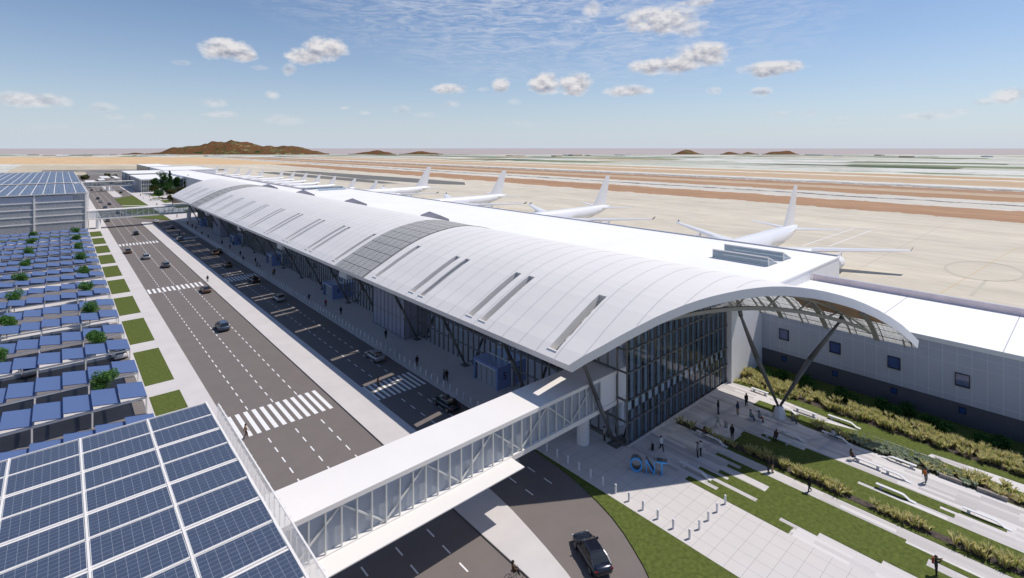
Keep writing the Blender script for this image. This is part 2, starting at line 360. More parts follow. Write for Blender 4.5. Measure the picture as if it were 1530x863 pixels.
# ------------------------------------------------------------------ mesh helpers
class MB:
    def __init__(s): s.v = []; s.f = []; s.m = []
    def face(s, pts, mi=0):
        i = len(s.v); s.v += [tuple(p) for p in pts]; s.f.append(tuple(range(i, i + len(pts)))); s.m.append(mi)
    def box(s, x0, x1, y0, y1, z0, z1, mi=0):
        i = len(s.v)
        s.v += [(x0, y0, z0), (x1, y0, z0), (x1, y1, z0), (x0, y1, z0), (x0, y0, z1), (x1, y0, z1), (x1, y1, z1), (x0, y1, z1)]
        for q in ((0, 3, 2, 1), (4, 5, 6, 7), (0, 1, 5, 4), (1, 2, 6, 5), (2, 3, 7, 6), (3, 0, 4, 7)):
            s.f.append(tuple(i + k for k in q)); s.m.append(mi)
    def prism(s, poly, z0, z1, mi=0, mside=None):
        n = len(poly); i = len(s.v)
        area = sum(poly[k][0] * poly[(k + 1) % n][1] - poly[(k + 1) % n][0] * poly[k][1] for k in range(n))
        if area < 0: poly = poly[::-1]
        s.v += [(x, y, z0) for x, y in poly] + [(x, y, z1) for x, y in poly]
        s.f.append(tuple(i + k for k in range(n))[::-1]); s.m.append(mi)
        s.f.append(tuple(i + n + k for k in range(n))); s.m.append(mi)
        for k in range(n):
            s.f.append((i + k, i + (k + 1) % n, i + n + (k + 1) % n, i + n + k)); s.m.append(mi if mside is None else mside)
    def rings(s, rs, mi=0, cap=True, closed=True):
        n = len(rs[0]); i = len(s.v)
        for r in rs: s.v += [tuple(p) for p in r]
        for a in range(len(rs) - 1):
            for k in range(n if closed else n - 1):
                k2 = (k + 1) % n
                s.f.append((i + a * n + k, i + a * n + k2, i + (a + 1) * n + k2, i + (a + 1) * n + k)); s.m.append(mi)
        if cap:
            s.f.append(tuple(i + k for k in range(n))[::-1]); s.m.append(mi)
            s.f.append(tuple(i + (len(rs) - 1) * n + k for k in range(n))); s.m.append(mi)
    def tube(s, p0, p1, r0, r1=None, n=8, mi=0, cap=True):
        r1 = r0 if r1 is None else r1
        p0 = Vector(p0); p1 = Vector(p1); d = (p1 - p0).normalized()
        a = d.orthogonal().normalized(); b = d.cross(a)
        s.rings([[p + (a * math.cos(2 * math.pi * k / n) + b * math.sin(2 * math.pi * k / n)) * r for k in range(n)] for p, r in ((p0, r0), (p1, r1))], mi, cap)
    def bar(s, p0, p1, w, h, mi=0, up=(0, 0, 1)):
        p0 = Vector(p0); p1 = Vector(p1); d = (p1 - p0).normalized(); up = Vector(up)
        if abs(d.dot(up)) > 0.99: up = Vector((0, 1, 0))
        a = d.cross(up).normalized(); b = a.cross(d)
        s.rings([[p + a * x * w / 2 + b * y * h / 2 for x, y in ((-1, -1), (1, -1), (1, 1), (-1, 1))] for p in (p0, p1)], mi)
    def build(s, name, mats, parent=None, smooth=False, local=False):
        me = bpy.data.meshes.new(name)
        off = Vector((0, 0, 0))
        if parent is not None and not local:
            p = parent
            while p is not None: off += Vector(p.location); p = p.parent
        me.from_pydata([tuple(Vector(v) - off) for v in s.v], [], s.f)
        if not isinstance(mats, (list, tuple)): mats = [mats]
        for m in mats: me.materials.append(m)
        if len(mats) > 1: me.polygons.foreach_set('material_index', s.m)
        if smooth: me.polygons.foreach_set('use_smooth', [True] * len(me.polygons))
        me.update()
        o = bpy.data.objects.new(name, me); COL.objects.link(o)
        if parent is not None: o.parent = parent
        return o

def thing(name, label, cat, loc=(0, 0, 0), rz=0.0, group=None):
    o = bpy.data.objects.new(name, None); COL.objects.link(o)
    o.empty_display_size = 0.5
    o.location = loc; o.rotation_euler = (0, 0, rz)
    o['label'] = label; o['category'] = cat
    if group: o['group'] = group
    return o
def tag(o, label, cat, group=None, kind=None):
    o['label'] = label; o['category'] = cat
    if group: o['group'] = group
    if kind: o['kind'] = kind
    return o
def struct(o): o['kind'] = 'structure'; return o
def dup(root, loc, rz=0.0, label=None, group=None, scale=None):
    def cp(o, parent):
        c = o.copy(); COL.objects.link(c)
        if parent is not None: c.parent = parent
        for ch in kids.get(o.name, []): cp(ch, c)
        return c
    kids = {}
    def walk(o):
        kids[o.name] = list(o.children)
        for ch in o.children: walk(ch)
    walk(root)
    r = cp(root, None)
    r.location = loc; r.rotation_euler = (0, 0, rz)
    if scale: r.scale = scale
    if label: r['label'] = label
    if group: r['group'] = group
    return r
ORD = ['first', 'second', 'third', 'fourth', 'fifth', 'sixth', 'seventh', 'eighth', 'ninth', 'tenth', 'eleventh', 'twelfth', 'thirteenth', 'fourteenth', 'fifteenth', 'sixteenth', 'seventeenth', 'eighteenth', 'nineteenth', 'twentieth', 'twenty-first']

# ------------------------------------------------------------------ ground
# far plain reaching the horizon
b = MB(); b.face([(-60000, -60000, -0.9), (60000, -60000, -0.9), (60000, 60000, -0.9), (-60000, 60000, -0.9)])
struct(b.build('terrain', mat('bare_mauve_plain', (0.40, 0.35, 0.34), 0.95, var=0.05, vscale=0.0005)))

# aerial-view airfield: bands of brown infield, taxiway and runway, then fields and town
F = Vector((math.sin(YAW), math.cos(YAW))); Rt = Vector((math.cos(YAW), -math.sin(YAW)))
def fr(f, r): p = F * f + Rt * r; return (p.x, p.y)
m = bpy.data.materials.new('airfield_and_fields'); m.use_nodes = True; t = m.node_tree; bs = t.nodes['Principled BSDF']; bs.inputs['Roughness'].default_value = 0.9; bs.inputs['Specular IOR Level'].default_value = 0.1
g_ = N(t, 'ShaderNodeNewGeometry'); s = N(t, 'ShaderNodeSeparateXYZ'); t.links.new(g_.outputs['Position'], s.inputs[0])
def noise_of(tree, vec, scale, detail=5, rough=0.6, sc=None):
    n = N(tree, 'ShaderNodeTexNoise'); n.inputs['Scale'].default_value = scale; n.inputs['Detail'].default_value = detail; n.inputs['Roughness'].default_value = rough
    if sc:
        mp_ = N(tree, 'ShaderNodeMapping'); mp_.inputs['Scale'].default_value = sc; tree.links.new(vec, mp_.inputs[0]); vec = mp_.outputs[0]
    tree.links.new(vec, n.inputs['Vector']); return n.outputs['Fac']
pos = g_.outputs['Position']
wv = noise_of(t, pos, 0.012, 4)
X = MATH(t, 'ADD', s.outputs[0], MATH(t, 'MULTIPLY', MATH(t, 'SUBTRACT', noise_of(t, pos, 0.035, 6, 0.7), 0.5), 34))
Y = s.outputs[1]
CR = N(t, 'ShaderNodeValToRGB'); CR.color_ramp.interpolation = 'CONSTANT'
bands = [(0, (0.60, 0.545, 0.45)), (350, (0.40, 0.245, 0.15)), (412, (0.60, 0.565, 0.50)), (442, (0.19, 0.18, 0.175)), (451, (0.60, 0.57, 0.51)), (478, (0.40, 0.25, 0.15)), (520, (0.50, 0.38, 0.27)), (556, (0.37, 0.23, 0.145)), (594, (0.66, 0.63, 0.57)), (600, (0.20, 0.195, 0.19)), (611, (0.58, 0.55, 0.50)), (619, (0.22, 0.22, 0.215)), (627, (0.66, 0.64, 0.59)), (660, (0.53, 0.39, 0.26)), (770, (0.66, 0.64, 0.56)), (800, (0.50, 0.34, 0.21)), (860, (0.62, 0.62, 0.54))]
e = CR.color_ramp.elements; e[0].position = 0; e[0].color = (*bands[0][1], 1); e[1].position = bands[1][0] / 1000; e[1].color = (*bands[1][1], 1)
for x, c in bands[2:]:
    q = e.new(x / 1000); q.color = (*c, 1)
t.links.new(MATH(t, 'MULTIPLY', X, 0.001), CR.inputs[0])
col = CR.outputs[0]
# tonal variation, stronger on the dirt
v1 = noise_of(t, pos, 0.03, 8, 0.7, (1, 0.10, 1)); v2 = noise_of(t, pos, 0.11, 6, 0.7, (1, 0.4, 1))
def mul(tree, a, f):
    mm = N(tree, 'ShaderNodeMix'); mm.data_type = 'RGBA'; mm.blend_type = 'MULTIPLY'; mm.inputs[0].default_value = 1
    cv = N(tree, 'ShaderNodeCombineXYZ')
    for i in range(3): tree.links.new(f, cv.inputs[i])
    tree.links.new(a, mm.inputs[6]); tree.links.new(cv.outputs[0], mm.inputs[7]); return mm.outputs[2]
col = mul(t, col, MATH(t, 'ADD', 0.36, MATH(t, 'ADD', MATH(t, 'MULTIPLY', v1, 0.62), MATH(t, 'MULTIPLY', v2, 0.58))))
# straight taxi lead lines and slab joints on the apron
jn = MATH(t, 'MAXIMUM', MATH(t, 'LESS_THAN', MATH(t, 'FRACT', MATH(t, 'MULTIPLY', s.outputs[0], 1 / 38.0)), 0.012), MATH(t, 'LESS_THAN', MATH(t, 'FRACT', MATH(t, 'MULTIPLY', Y, 1 / 46.0)), 0.006))
jn = MATH(t, 'MULTIPLY', MATH(t, 'MULTIPLY', jn, MATH(t, 'LESS_THAN', s.outputs[0], 345.0)), 0.45)
col = MIX(t, jn, col, (0.36, 0.32, 0.27))
# green tint patches on some taxiways
gp = MATH(t, 'MULTIPLY', MATH(t, 'SUBTRACT', noise_of(t, pos, 0.006, 3, 0.5, (1, 0.3, 1)), 0.60), 6, clamp=True)
gp = MATH(t, 'MULTIPLY', gp, MATH(t, 'GREATER_THAN', s.outputs[0], 405.0))
col = MIX(t, MATH(t, 'MULTIPLY', gp, 0.6), col, (0.50, 0.54, 0.43))
# fields and town
vo = N(t, 'ShaderNodeTexVoronoi'); vo.distance = 'CHEBYCHEV'; vo.inputs['Scale'].default_value = 0.006; vo.inputs['Randomness'].default_value = 0.8
mpv = N(t, 'ShaderNodeMapping'); mpv.inputs['Scale'].default_value = (1.2, 0.55, 1); t.links.new(pos, mpv.inputs[0]); t.links.new(mpv.outputs[0], vo.inputs['Vector'])
sc_ = N(t, 'ShaderNodeSeparateColor'); t.links.new(vo.outputs['Color'], sc_.inputs[0])
ur = N(t, 'ShaderNodeValToRGB'); ur.color_ramp.interpolation = 'CONSTANT'
e = ur.color_ramp.elements
cs = [(0, (0.50, 0.51, 0.44)), (0.25, (0.66, 0.65, 0.59)), (0.42, (0.16, 0.19, 0.10)), (0.5, (0.56, 0.57, 0.48)), (0.64, (0.72, 0.72, 0.67)), (0.76, (0.24, 0.28, 0.17)), (0.84, (0.60, 0.47, 0.33)), (0.9, (0.11, 0.14, 0.08))]
e[0].position = 0; e[0].color = (*cs[0][1], 1); e[1].position = cs[1][0]; e[1].color = (*cs[1][1], 1)
for x, c in cs[2:]:
    q = e.new(x); q.color = (*c, 1)
t.links.new(sc_.outputs[0], ur.inputs[0])
town = mul(t, ur.outputs[0], MATH(t, 'ADD', 0.60, MATH(t, 'MULTIPLY', v2, 0.5)))
tm = MATH(t, 'MULTIPLY', MATH(t, 'SUBTRACT', noise_of(t, pos, 0.05, 5, 0.7, (0.6, 0.25, 1)), 0.55), 9, clamp=True)
town = MIX(t, MATH(t, 'MULTIPLY', tm, 0.8), town, (0.10, 0.13, 0.075))
fd = MATH(t, 'ADD', MATH(t, 'MULTIPLY', s.outputs[0], F.x), MATH(t, 'MULTIPLY', Y, F.y))
far1 = MATH(t, 'MULTIPLY', MATH(t, 'SUBTRACT', MATH(t, 'ADD', s.outputs[0], MATH(t, 'MULTIPLY', MATH(t, 'SUBTRACT', wv, 0.5), 260)), 905), 0.02, clamp=True)
far2 = MATH(t, 'MULTIPLY', MATH(t, 'SUBTRACT', MATH(t, 'ADD', fd, MATH(t, 'MULTIPLY', MATH(t, 'SUBTRACT', wv, 0.5), 200)), 2050), 0.02, clamp=True)
# pale industrial blocks to the far left
left = MATH(t, 'MULTIPLY', MATH(t, 'LESS_THAN', s.outputs[0], -60.0), MATH(t, 'LESS_THAN', fd, 1150.0))
leftb = MATH(t, 'MULTIPLY', MATH(t, 'LESS_THAN', s.outputs[0], -170.0), MATH(t, 'GREATER_THAN', fd, 1150.0))
# dry tan grassland across the middle distance
tan = MATH(t, 'MULTIPLY', MATH(t, 'GREATER_THAN', fd, MATH(t, 'ADD', 1060.0, MATH(t, 'MULTIPLY', wv, 160))), MATH(t, 'LESS_THAN', s.outputs[0], 420.0))
tanc = MIX(t, v1, (0.50, 0.34, 0.19), (0.72, 0.53, 0.33))
col = MIX(t, tan, col, tanc)
beyond = MATH(t, 'MULTIPLY', MATH(t, 'MULTIPLY', MATH(t, 'GREATER_THAN', Y, 640.0), MATH(t, 'LESS_THAN', s.outputs[0], 128.0)), MATH(t, 'LESS_THAN', fd, 1060.0))
col = MIX(t, beyond, col, MIX(t, v1, (0.36, 0.30, 0.22), (0.62, 0.56, 0.44)))
townm = MATH(t, 'MAXIMUM', MATH(t, 'MAXIMUM', far1, far2), MATH(t, 'MAXIMUM', left, leftb))
col = MIX(t, townm, col, town)
t.links.new(col, bs.inputs['Base Color'])
b = MB()
pl = [fr(-400, -600), fr(2860, -3800), fr(2860, 3800), fr(-400, 900)]
b.prism(pl, -0.8, -0.3)
struct(b.build('airfield', m))
RUNW = mat('grey_runway', (0.27, 0.26, 0.25), 0.9, var=0.2, vscale=0.02, col2=(0.36, 0.345, 0.33))

# dark lots and aprons far off
def sheet(name, poly, z, mt, zt=0.02):
    bb = MB(); bb.prism(poly, z, z + zt); return bb.build(name, mt)
DARKL = mat('worn_dark_tarmac', (0.17, 0.155, 0.15), 0.9, var=0.35, vscale=0.03, col2=(0.30, 0.28, 0.26))
struct(sheet('tarmac_lot', [(28, 700), (30, 1010), (128, 1010), (128, 800)], -0.3, DARKL, 0.06))
struct(sheet('tarmac_lot', [(-20, 1040), (-20, 1150), (215, 1000), (205, 930)], -0.3, DARKL, 0.06))
struct(sheet('tarmac_apron', [(262, 842), (292, 835), (322, 500), (322, 440), (300, 408), (284, 440), (268, 560)], -0.3, mat('dark_apron', (0.15, 0.145, 0.135), 0.9, var=0.2, vscale=0.02), 0.06))
struct(sheet('tarmac_apron', [(222, 835), (244, 820), (266, 560), (262, 470), (247, 480), (225, 700)], -0.3, MATS['dark_apron'], 0.06))
# painted stand lines on the apron
b = MB()
YL = mat('faded_yellow_line', (0.60, 0.45, 0.22), 0.7)
def gline(bb, pts, w, z=-0.26):
    for (x0, y0), (x1, y1) in zip(pts, pts[1:]):
        d = Vector((x1 - x0, y1 - y0)).normalized(); nrm = Vector((-d.y, d.x)) * w / 2
        bb.face([(x0 - nrm.x, y0 - nrm.y, z), (x1 - nrm.x, y1 - nrm.y, z), (x1 + nrm.x, y1 + nrm.y, z), (x0 + nrm.x, y0 + nrm.y, z)])
gline(b, [(150, 26), (260, 18), (330, -30)], 0.18); gline(b, [(300, -50), (300, 700)], 0.3, -0.255)
struct(b.build('apron_marking', YL))
b = MB(); gline(b, [(RX + 15.5 * math.cos(a), RY + 8.5 * math.sin(a)) for RX, RY in [(205.5, 21)] for a in [2 * math.pi * i / 40 for i in range(41)]], 0.7, -0.258); gline(b, [(190.5, 19.0), (168, 19.5)], 0.7, -0.258)
struct(b.build('apron_marking', mat('worn_green_grey_line', (0.47, 0.44, 0.35), 0.8)))
b = MB()
gline(b, [(206, 70.8), (268.5, 70.8), (268.5, 64.0), (213, 64.0)], 0.45, -0.25); gline(b, [(262, 74.5), (268.5, 70.8), (276, 64.0), (276, 52)], 0.4, -0.245)
struct(b.build('apron_marking', PAINT))

# local ground: one asphalt base, raised concrete pieces on top
b = MB(); b.prism([(-75, -40), (44, -40), (44, 285), (44, 900), (-75, 900)], -0.29, -0.12)
road = struct(b.build('road', ASPH))
b = MB(); b.prism([(-75, 46), (9.0, 46), (9.0, 283), (-75, 283)], -0.119, -0.03)
struct(b.build('parking_ground', ASPHP))

def conc(name, poly, z=0.0, mt=CONC): return struct(sheet(name, poly, -0.118, mt, z + 0.118))
# left pavement with cross strips and parking walk strips
conc('pavement', [(9.0, 40), (16.45, 40), (16.45, 620), (9.0, 620)])
GY = [(72.9, 90.0), (94.6, 111.4), (116.3, 133.2), (137.9, 154.7), (159.6, 176.4), (181.3, 198.0), (202.9, 219.8), (224.6, 241.4), (246.3, 263.0), (268.0, 284.4)]
for y0, y1 in GY:
    struct(sheet('lawn', [(9.75, y0), (13.46, y0), (13.46, y1), (9.75, y1)], 0.0, LAWN, 0.04))
for k, (a_, b_) in enumerate(zip(GY, GY[1:])):
    conc('walkway_strip', [(-75, a_[1]), (8.99, a_[1]), (8.99, b_[0]), (-75, b_[0])], 0.004)
struct(sheet('lawn', [(-75, 270.5), (9, 270.5), (9, 283), (-75, 283)], -0.03, LAWN, 0.06))
# median
med = [(29.55, 12), (29.55, 300), (29.9, 304), (30.6, 306), (32.0, 305), (33.4, 302), (34.12, 296), (34.12, 42.5), (34.0, 40.5), (33.75, 38.0), (33.35, 35.3), (32.9, 32.6), (32.3, 29.6), (31.4, 26), (30.4, 22.5)]
conc('median', med)
conc('median', [(30.0, 480), (31.0, 474), (33, 473), (35.5, 480), (35.5, 620), (30.0, 620)])
# terminal-side pavement; its kerb bends away in front
kerb = [(42.55, 300), (42.55, 44), (42.3, 39.5), (41.89, 36.6), (41.5, 34.9), (41.05, 33.0), (40.46, 31.0), (39.62, 28.96), (38.7, 27.2), (37.87, 25.7), (37.0, 24.4), (35.0, 21.8), (32, 18), (28, 14), (24, 10)]
conc('kerbside_pavement', [(42.55, 44), (51.6, 44), (51.6, 304), (42.55, 304)], 0.0, WALKP)
conc('plaza', [(42.72, -40), (51.0, -40), (51.0, 43.99), (42.72, 43.99)], 0.0, PAVER)
struct(sheet('lawn', kerb[1:] + [(24, -40), (42.719, -40), (42.719, 43.95)], -0.118, LAWN, 0.10))
conc('plank_paving', [(51.001, -60), (88.0, -60), (88.0, 37.4), (51.001, 37.4)], 0.002, PLANK)
conc('terminal_floor', [(51.61, 37.41), (128, 37.41), (128, 640), (51.61, 640)], -0.02)
# far end: pavement, grass islands, forecourt
conc('pavement', [(42.2, 304.01), (51.6, 304.01), (60, 310), (105, 310), (105, 620), (42.2, 620)])
struct(sheet('lawn', [(29.0, 329.5), (41.9, 305.2), (42.15, 361)], -0.118, LAWN, 0.15))
struct(sheet('lawn', [(29.1, 332), (42.15, 364), (42.15, 386), (29.6, 399)], -0.118, LAWN, 0.15))
struct(sheet('lawn', [(29.7, 404), (42.15, 392), (42.2, 481), (35, 470), (29.4, 455)], -0.118, LAWN, 0.15))
struct(sheet('path', [(29.6, 399.5), (42.15, 386.5), (42.15, 391.5), (29.7, 403.5)], -0.118, CONC, 0.12))
for (x0, x1, y0, y1) in [(54, 62, 330, 352), (53, 61, 362, 392), (52, 60, 402, 428), (66, 80, 330, 420), (50, 57, 440, 452), (52, 60, 462, 486), (62, 78, 440, 470)]:
    struct(sheet('lawn', [(x0, y0), (x1, y0 + 3), (x1, y1), (x0, y1 - 3)], 0.0, LAWN, 0.05))
for (x0, x1, y0, y1) in [(63, 70, 345, 380), (56, 64, 395, 420), (54, 66, 430, 445)]:
    struct(sheet('planting_bed', [(x0, y0), (x1, y0 + 3), (x1, y1), (x0, y1 - 3)], 0.0, SOIL, 0.07))

# lane dashes and crosswalks are painted on the road
b = MB(); zr = -0.113
def qd(x0, x1, y0, y1, z=zr): b.face([(x0, y0, z), (x1, y0, z), (x1, y1, z), (x0, y1, z)])
for X0 in (19.52, 22.82, 26.12):
    y = 24.7
    while y < 620:
        if not any(a - 1.1 < y < c for a, c in ((69.8, 76.7), (154.3, 159.3), (236.3, 241.4))): qd(X0 - .075, X0 + .075, y, y + 1.25)
        y += 2.62
for X0 in (36.97, 39.75):
    y = 38.44
    while y < 300:
        if not any(a - 1.1 < y < c for a, c in ((67.5, 72.9), (154.0, 159.8), (238.6, 242.6))): qd(X0 - .07, X0 + .07, y, y + 1.2)
        y += 2.62
    y = 482
    while y < 620: qd(X0 - .07, X0 + .07, y, y + 1.2); y += 2.62
b.build('lane_marking', PAINT, road)
b = MB(); zr = -0.109
for y0, y1 in ((69.8, 76.7), (154.3, 159.3), (236.3, 241.4)):
    n = 13; x = 16.75
    while x < 29.0: qd(x, x + .52, y0, y1); x += 1.03
for y0, y1 in ((67.5, 72.9), (154.0, 159.8), (238.6, 242.6)):
    x = 34.2
    while x < 42.2: qd(x, x + .42, y0, y1); x += 0.84
b.build('crosswalk', PAINT, road)
b = MB()
for pl_ in ([(29.5, 12), (29.5, 300)],):
    pass
KERB = mat('dark_kerb_face', (0.10, 0.095, 0.10), 0.8)
b.box(29.47, 29.549, 12, 300, -0.119, -0.02); b.box(34.121, 34.18, 42.5, 296, -0.119, -0.02); b.box(42.49, 42.549, 44, 300, -0.119, -0.02)
b.build('kerb_gutter', KERB, road)

# plaza lawns laid between the planks (measured strips that run along the terminal axis)
LZ = 0.035
cols = [(51.0, 51.8, 18.7, 29.2), (51.8, 52.15, 18.65, 26.1), (52.15, 52.4, 20.0, 26.1), (52.4, 52.7, 20.0, 27.4), (52.7, 53.08, 16.8, 27.4), (53.08, 53.35, 16.8, 22.6), (53.35, 53.7, 12.0, 22.6), (53.7, 53.9, 12.0, 29.2),
        (53.9, 54.3, -40, 29.2), (54.3, 54.8, -40, 26.1), (54.8, 55.4, -40, 27.4), (55.4, 56.0, -40, 22.6), (56.0, 56.6, 9.4, 22.6), (56.6, 57.1, 9.4, 27.3), (57.1, 57.78, -40, 26.1), (57.78, 58.3, 11.2, 29.2)]
b = MB()
for x0, x1, y0, y1 in cols: b.box(x0, x1, y0, y1, 0.003, LZ)
struct(b.build('lawn', LAWN))
b = MB()
for x0, x1, y0, y1 in [(59.87, 60.6, -40, 29.2), (61.5, 64.2, -40, 29.0), (64.2, 64.75, 16.6, 29.2), (64.75, 65.25, 11.9, 29.2), (65.25, 65.9, 8.8, 26.1), (65.9, 66.4, 10.0, 27.4), (66.4, 67.13, 8.6, 22.6), (66.5, 67.12, 5.2, 8.6)]:
    b.box(x0, x1, y0, y1, 0.003, LZ)
struct(b.build('lawn', LAWN))
b = MB()
b.prism([(77.35, 37.3), (77.8, 33.8), (77.35, 28.7), (76.8, 23.0), (76.3, 19.5), (76.2, 12.6), (77.0, 12.4), (77.3, 7.6), (78.0, -40), (87.95, -40), (87.95, 37.3)], 0.003, LZ)
b.prism([(72.85, 28.4), (74.9, 29.0), (74.85, 31.3), (72.85, 31.4)], 0.003, LZ)
b.prism([(72.2, -40), (75.6, -40), (75.4, 5), (76.0, 12.0), (76.2, 19.5), (75.2, 23.5), (74.9, 28.2), (73.2, 27.3), (72.25, 24.5)], 0.003, LZ)
struct(b.build('lawn', LAWN))
b = MB(); b.box(60.55, 61.55, -40, 36.0, 0.004, LZ + 0.03); b.box(72.4, 74.2, -40, 23.5, LZ, LZ + 0.02); b.box(78.9, 82.6, -40, 36.5, LZ, LZ + 0.02)
struct(b.build('planting_soil', SOIL))

# ------------------------------------------------------------------ terminal
PR = [(40.5, 12.96), (42, 13.84), (43.8, 14.72), (45.6, 15.66), (47.4, 16.53), (49.2, 17.36), (50.8, 17.98), (52.3, 18.5), (53.8, 18.92), (55.3, 19.26), (57, 19.55), (58.7, 19.78), (60.4, 19.9), (62, 19.93), (63.7, 19.82), (65.4, 19.58), (67, 19.27), (68.6, 18.86), (70.2, 18.36), (71.8, 17.78), (73.4, 17.06), (75, 16.22), (76.5, 15.28), (78, 14.2), (79.2, 13.1), (80.3, 11.95)]
def PZ(x):
    if x <= PR[0][0]: return PR[0][1]
    for (a, b_), (c, d) in zip(PR, PR[1:]):
        if x <= c: return b_ + (d - b_) * (x - a) / (c - a)
    return PR[-1][1]
TH = 1.08
def nrm(x):
    e_ = 0.4; dz = (PZ(min(80.3, x + e_)) - PZ(max(40.5, x - e_))) / (min(80.3, x + e_) - max(40.5, x - e_))
    n_ = Vector((-dz, 1.0)).normalized(); return n_
def bot(x):
    n_ = nrm(x); return (x - n_.x * TH, PZ(x) - n_.y * TH)
YN = lambda x: 36.7 - 0.566 * (x - 40.5)
YF = lambda x: 293.7 + 0.566 * (x - 40.5)
term = thing('terminal_building', 'long white terminal with sweeping arched roof and dark glass walls beside the curb road', 'terminal', (51.5, 165, 0))
SEAMY = [38.84 + 2.93 * k for k in range(-8, 97)]
LAT1 = (85.7, 98.4); LAT2 = (231.9, 244.6)
slotc = [39.9, 52.55, 55.35, 67.65, 70.45, 82.85, 100.6, 113.3, 116.0, 128.2, 131.0, 143.6, 146.3, 158.8, 161.5, 173.8, 176.5, 188.6, 191.2, 203.4, 206.0, 217.8, 220.4, 229.6, 250.5, 262.5, 265.5, 277.5]
SW = 0.60
ybr = set([14, 293.7, LAT1[0], LAT1[1], LAT2[0], LAT2[1]])
for c in slotc: ybr.add(c - SW); ybr.add(c + SW)
y = 14
while y < 320: ybr.add(round(y, 2)); y += 6
ybr = sorted(ybr)
xs = sorted(set([p[0] for p in PR] + [41.4, 50.3, 71.0]))
roof = MB(); lats = [MB(), MB()]; can = MB()
def inslot(xa, xb, ya, yb):
    if xa < 41.39 or xb > 50.31: return False
    for c in slotc:
        if ya > c - SW - .01 and yb < c + SW + .01: return True
    return False
def clampy(x, v): return max(YN(x), min(YF(x), v))
def quadpair(tgt, xa, xb, ya, yb, mt, mb):
    pa = [(xa, clampy(xa, ya)), (xb, clampy(xb, ya)), (xb, clampy(xb, yb)), (xa, clampy(xa, yb))]
    u = []
    for q in pa:
        if not u or (abs(q[0] - u[-1][0]) + abs(q[1] - u[-1][1]) > 1e-4): u.append(q)
    if len(u) > 1 and abs(u[0][0] - u[-1][0]) + abs(u[0][1] - u[-1][1]) < 1e-4: u.pop()
    if len(u) < 3: return
    tgt.face([(x_, y_, PZ(x_)) for x_, y_ in u], mt)
    tgt.face([(bot(x_)[0], y_, bot(x_)[1]) for x_, y_ in u][::-1], mb)
for xa, xb in zip(xs, xs[1:]):
    for ya, yb in zip(ybr, ybr[1:]):
        if max(YN(xa), YN(xb)) > yb and min(YN(xa), YN(xb)) >= yb: continue
        if inslot(xa, xb, ya, yb): continue
        mid = (ya + yb) / 2
        if (LAT1[0] < mid < LAT1[1] or LAT2[0] < mid < LAT2[1]) and xa < 71: quadpair(lats[0 if mid < 165 else 1], xa, xb, ya, yb, 0, 1); continue
        if (xa >= 76.49 or (xa >= 66.9 and mid > 26)) and mid < 60: quadpair(can, xa, xb, ya, yb, 0, 0); continue
        quadpair(roof, xa, xb, ya, yb, 0, 1)
# slot wells
for c in slotc:
    sx = [x_ for x_ in xs if 41.39 < x_ < 50.31]
    for yy in (c - SW, c + SW):
        for xa, xb in zip(sx, sx[1:]):
            roof.face([(xa, yy, PZ(xa)), (xb, yy, PZ(xb)), (bot(xb)[0], yy, bot(xb)[1]), (bot(xa)[0], yy, bot(xa)[1])], 0)
    for xx in (41.4, 50.3):
        roof.face([(xx, c - SW, PZ(xx)), (xx, c + SW, PZ(xx)), (bot(xx)[0], c + SW, bot(xx)[1]), (bot(xx)[0], c - SW, bot(xx)[1])], 0)
    # white lip round the lower end
    roof.box(41.22, 41.40, c - SW - .12, c + SW + .12, PZ(41.3) - .05, PZ(41.3) + .10, 0)
# seams
for sy in SEAMY:
    for xa, xb in zip(xs, xs[1:]):
        if xb > 71.5 or YN(xa) > sy or sy > YF(xa): continue
        if LAT1[0] < sy < LAT1[1] - .1 or LAT2[0] < sy < LAT2[1] - .1: continue
        roof.face([(xa, sy - .035, PZ(xa) + .012), (xb, sy - .035, PZ(xb) + .012), (xb, sy + .035, PZ(xb) + .012), (xa, sy + .035, PZ(xa) + .012)], 2)
roof.build('roof', [WHITE, WOOD, SEAM], term)
for l_ in lats: l_.build('skylight_strip', [FRIT, mat('strip_soffit', (0.35, 0.35, 0.34), 0.7)], term)
can.build('glazed_canopy', FRIT2, term)
# fascia: rims along both skewed ends, eave
fa = MB()
for fn in (YN, YF):
    for xa, xb in zip(xs, xs[1:]):
        fa.face([(xa, fn(xa), PZ(xa)), (xb, fn(xb), PZ(xb)), (bot(xb)[0], fn(xb), bot(xb)[1]), (bot(xa)[0], fn(xa), bot(xa)[1])])
for X0 in (40.5, 80.3):
    fa.face([(X0, YN(X0), PZ(X0)), (X0, YF(X0), PZ(X0)), (bot(X0)[0], YF(X0), bot(X0)[1]), (bot(X0)[0], YN(X0), bot(X0)[1])])
fa.build('roof_fascia', mat('fascia_white', (0.72, 0.72, 0.74), 0.5), term)
# dark edges of the skylight strips
for yy in (LAT1[0], LAT2[0], LAT2[1]):
    rb = MB()
    for xa, xb in zip(xs, xs[1:]):
        if xb > 71.2: continue
        rb.bar((xa, yy, PZ(xa) + .04), (xb, yy, PZ(xb) + .04), 0.16, 0.10)
    rb.build('strip_edge_trim', STEEL, term)
# canopy ribs under the translucent panes at the near end
yy = 12.5
while yy < 38:
    rb = MB()
    for xa, xb in zip(xs, xs[1:]):
        if xa < 69 or yy < YN(xa) + .2: continue
        za, zb = bot(xa), bot(xb)
        rb.bar((za[0], yy, za[1] - .12), (zb[0], yy, zb[1] - .12), 0.16 if int(yy / 2.93) % 2 else .6, 0.22)
    if rb.v: rb.build('canopy_rib', mat('grey_canopy_rib', (0.26, 0.26, 0.25), 0.5), term)
    yy += 2.93
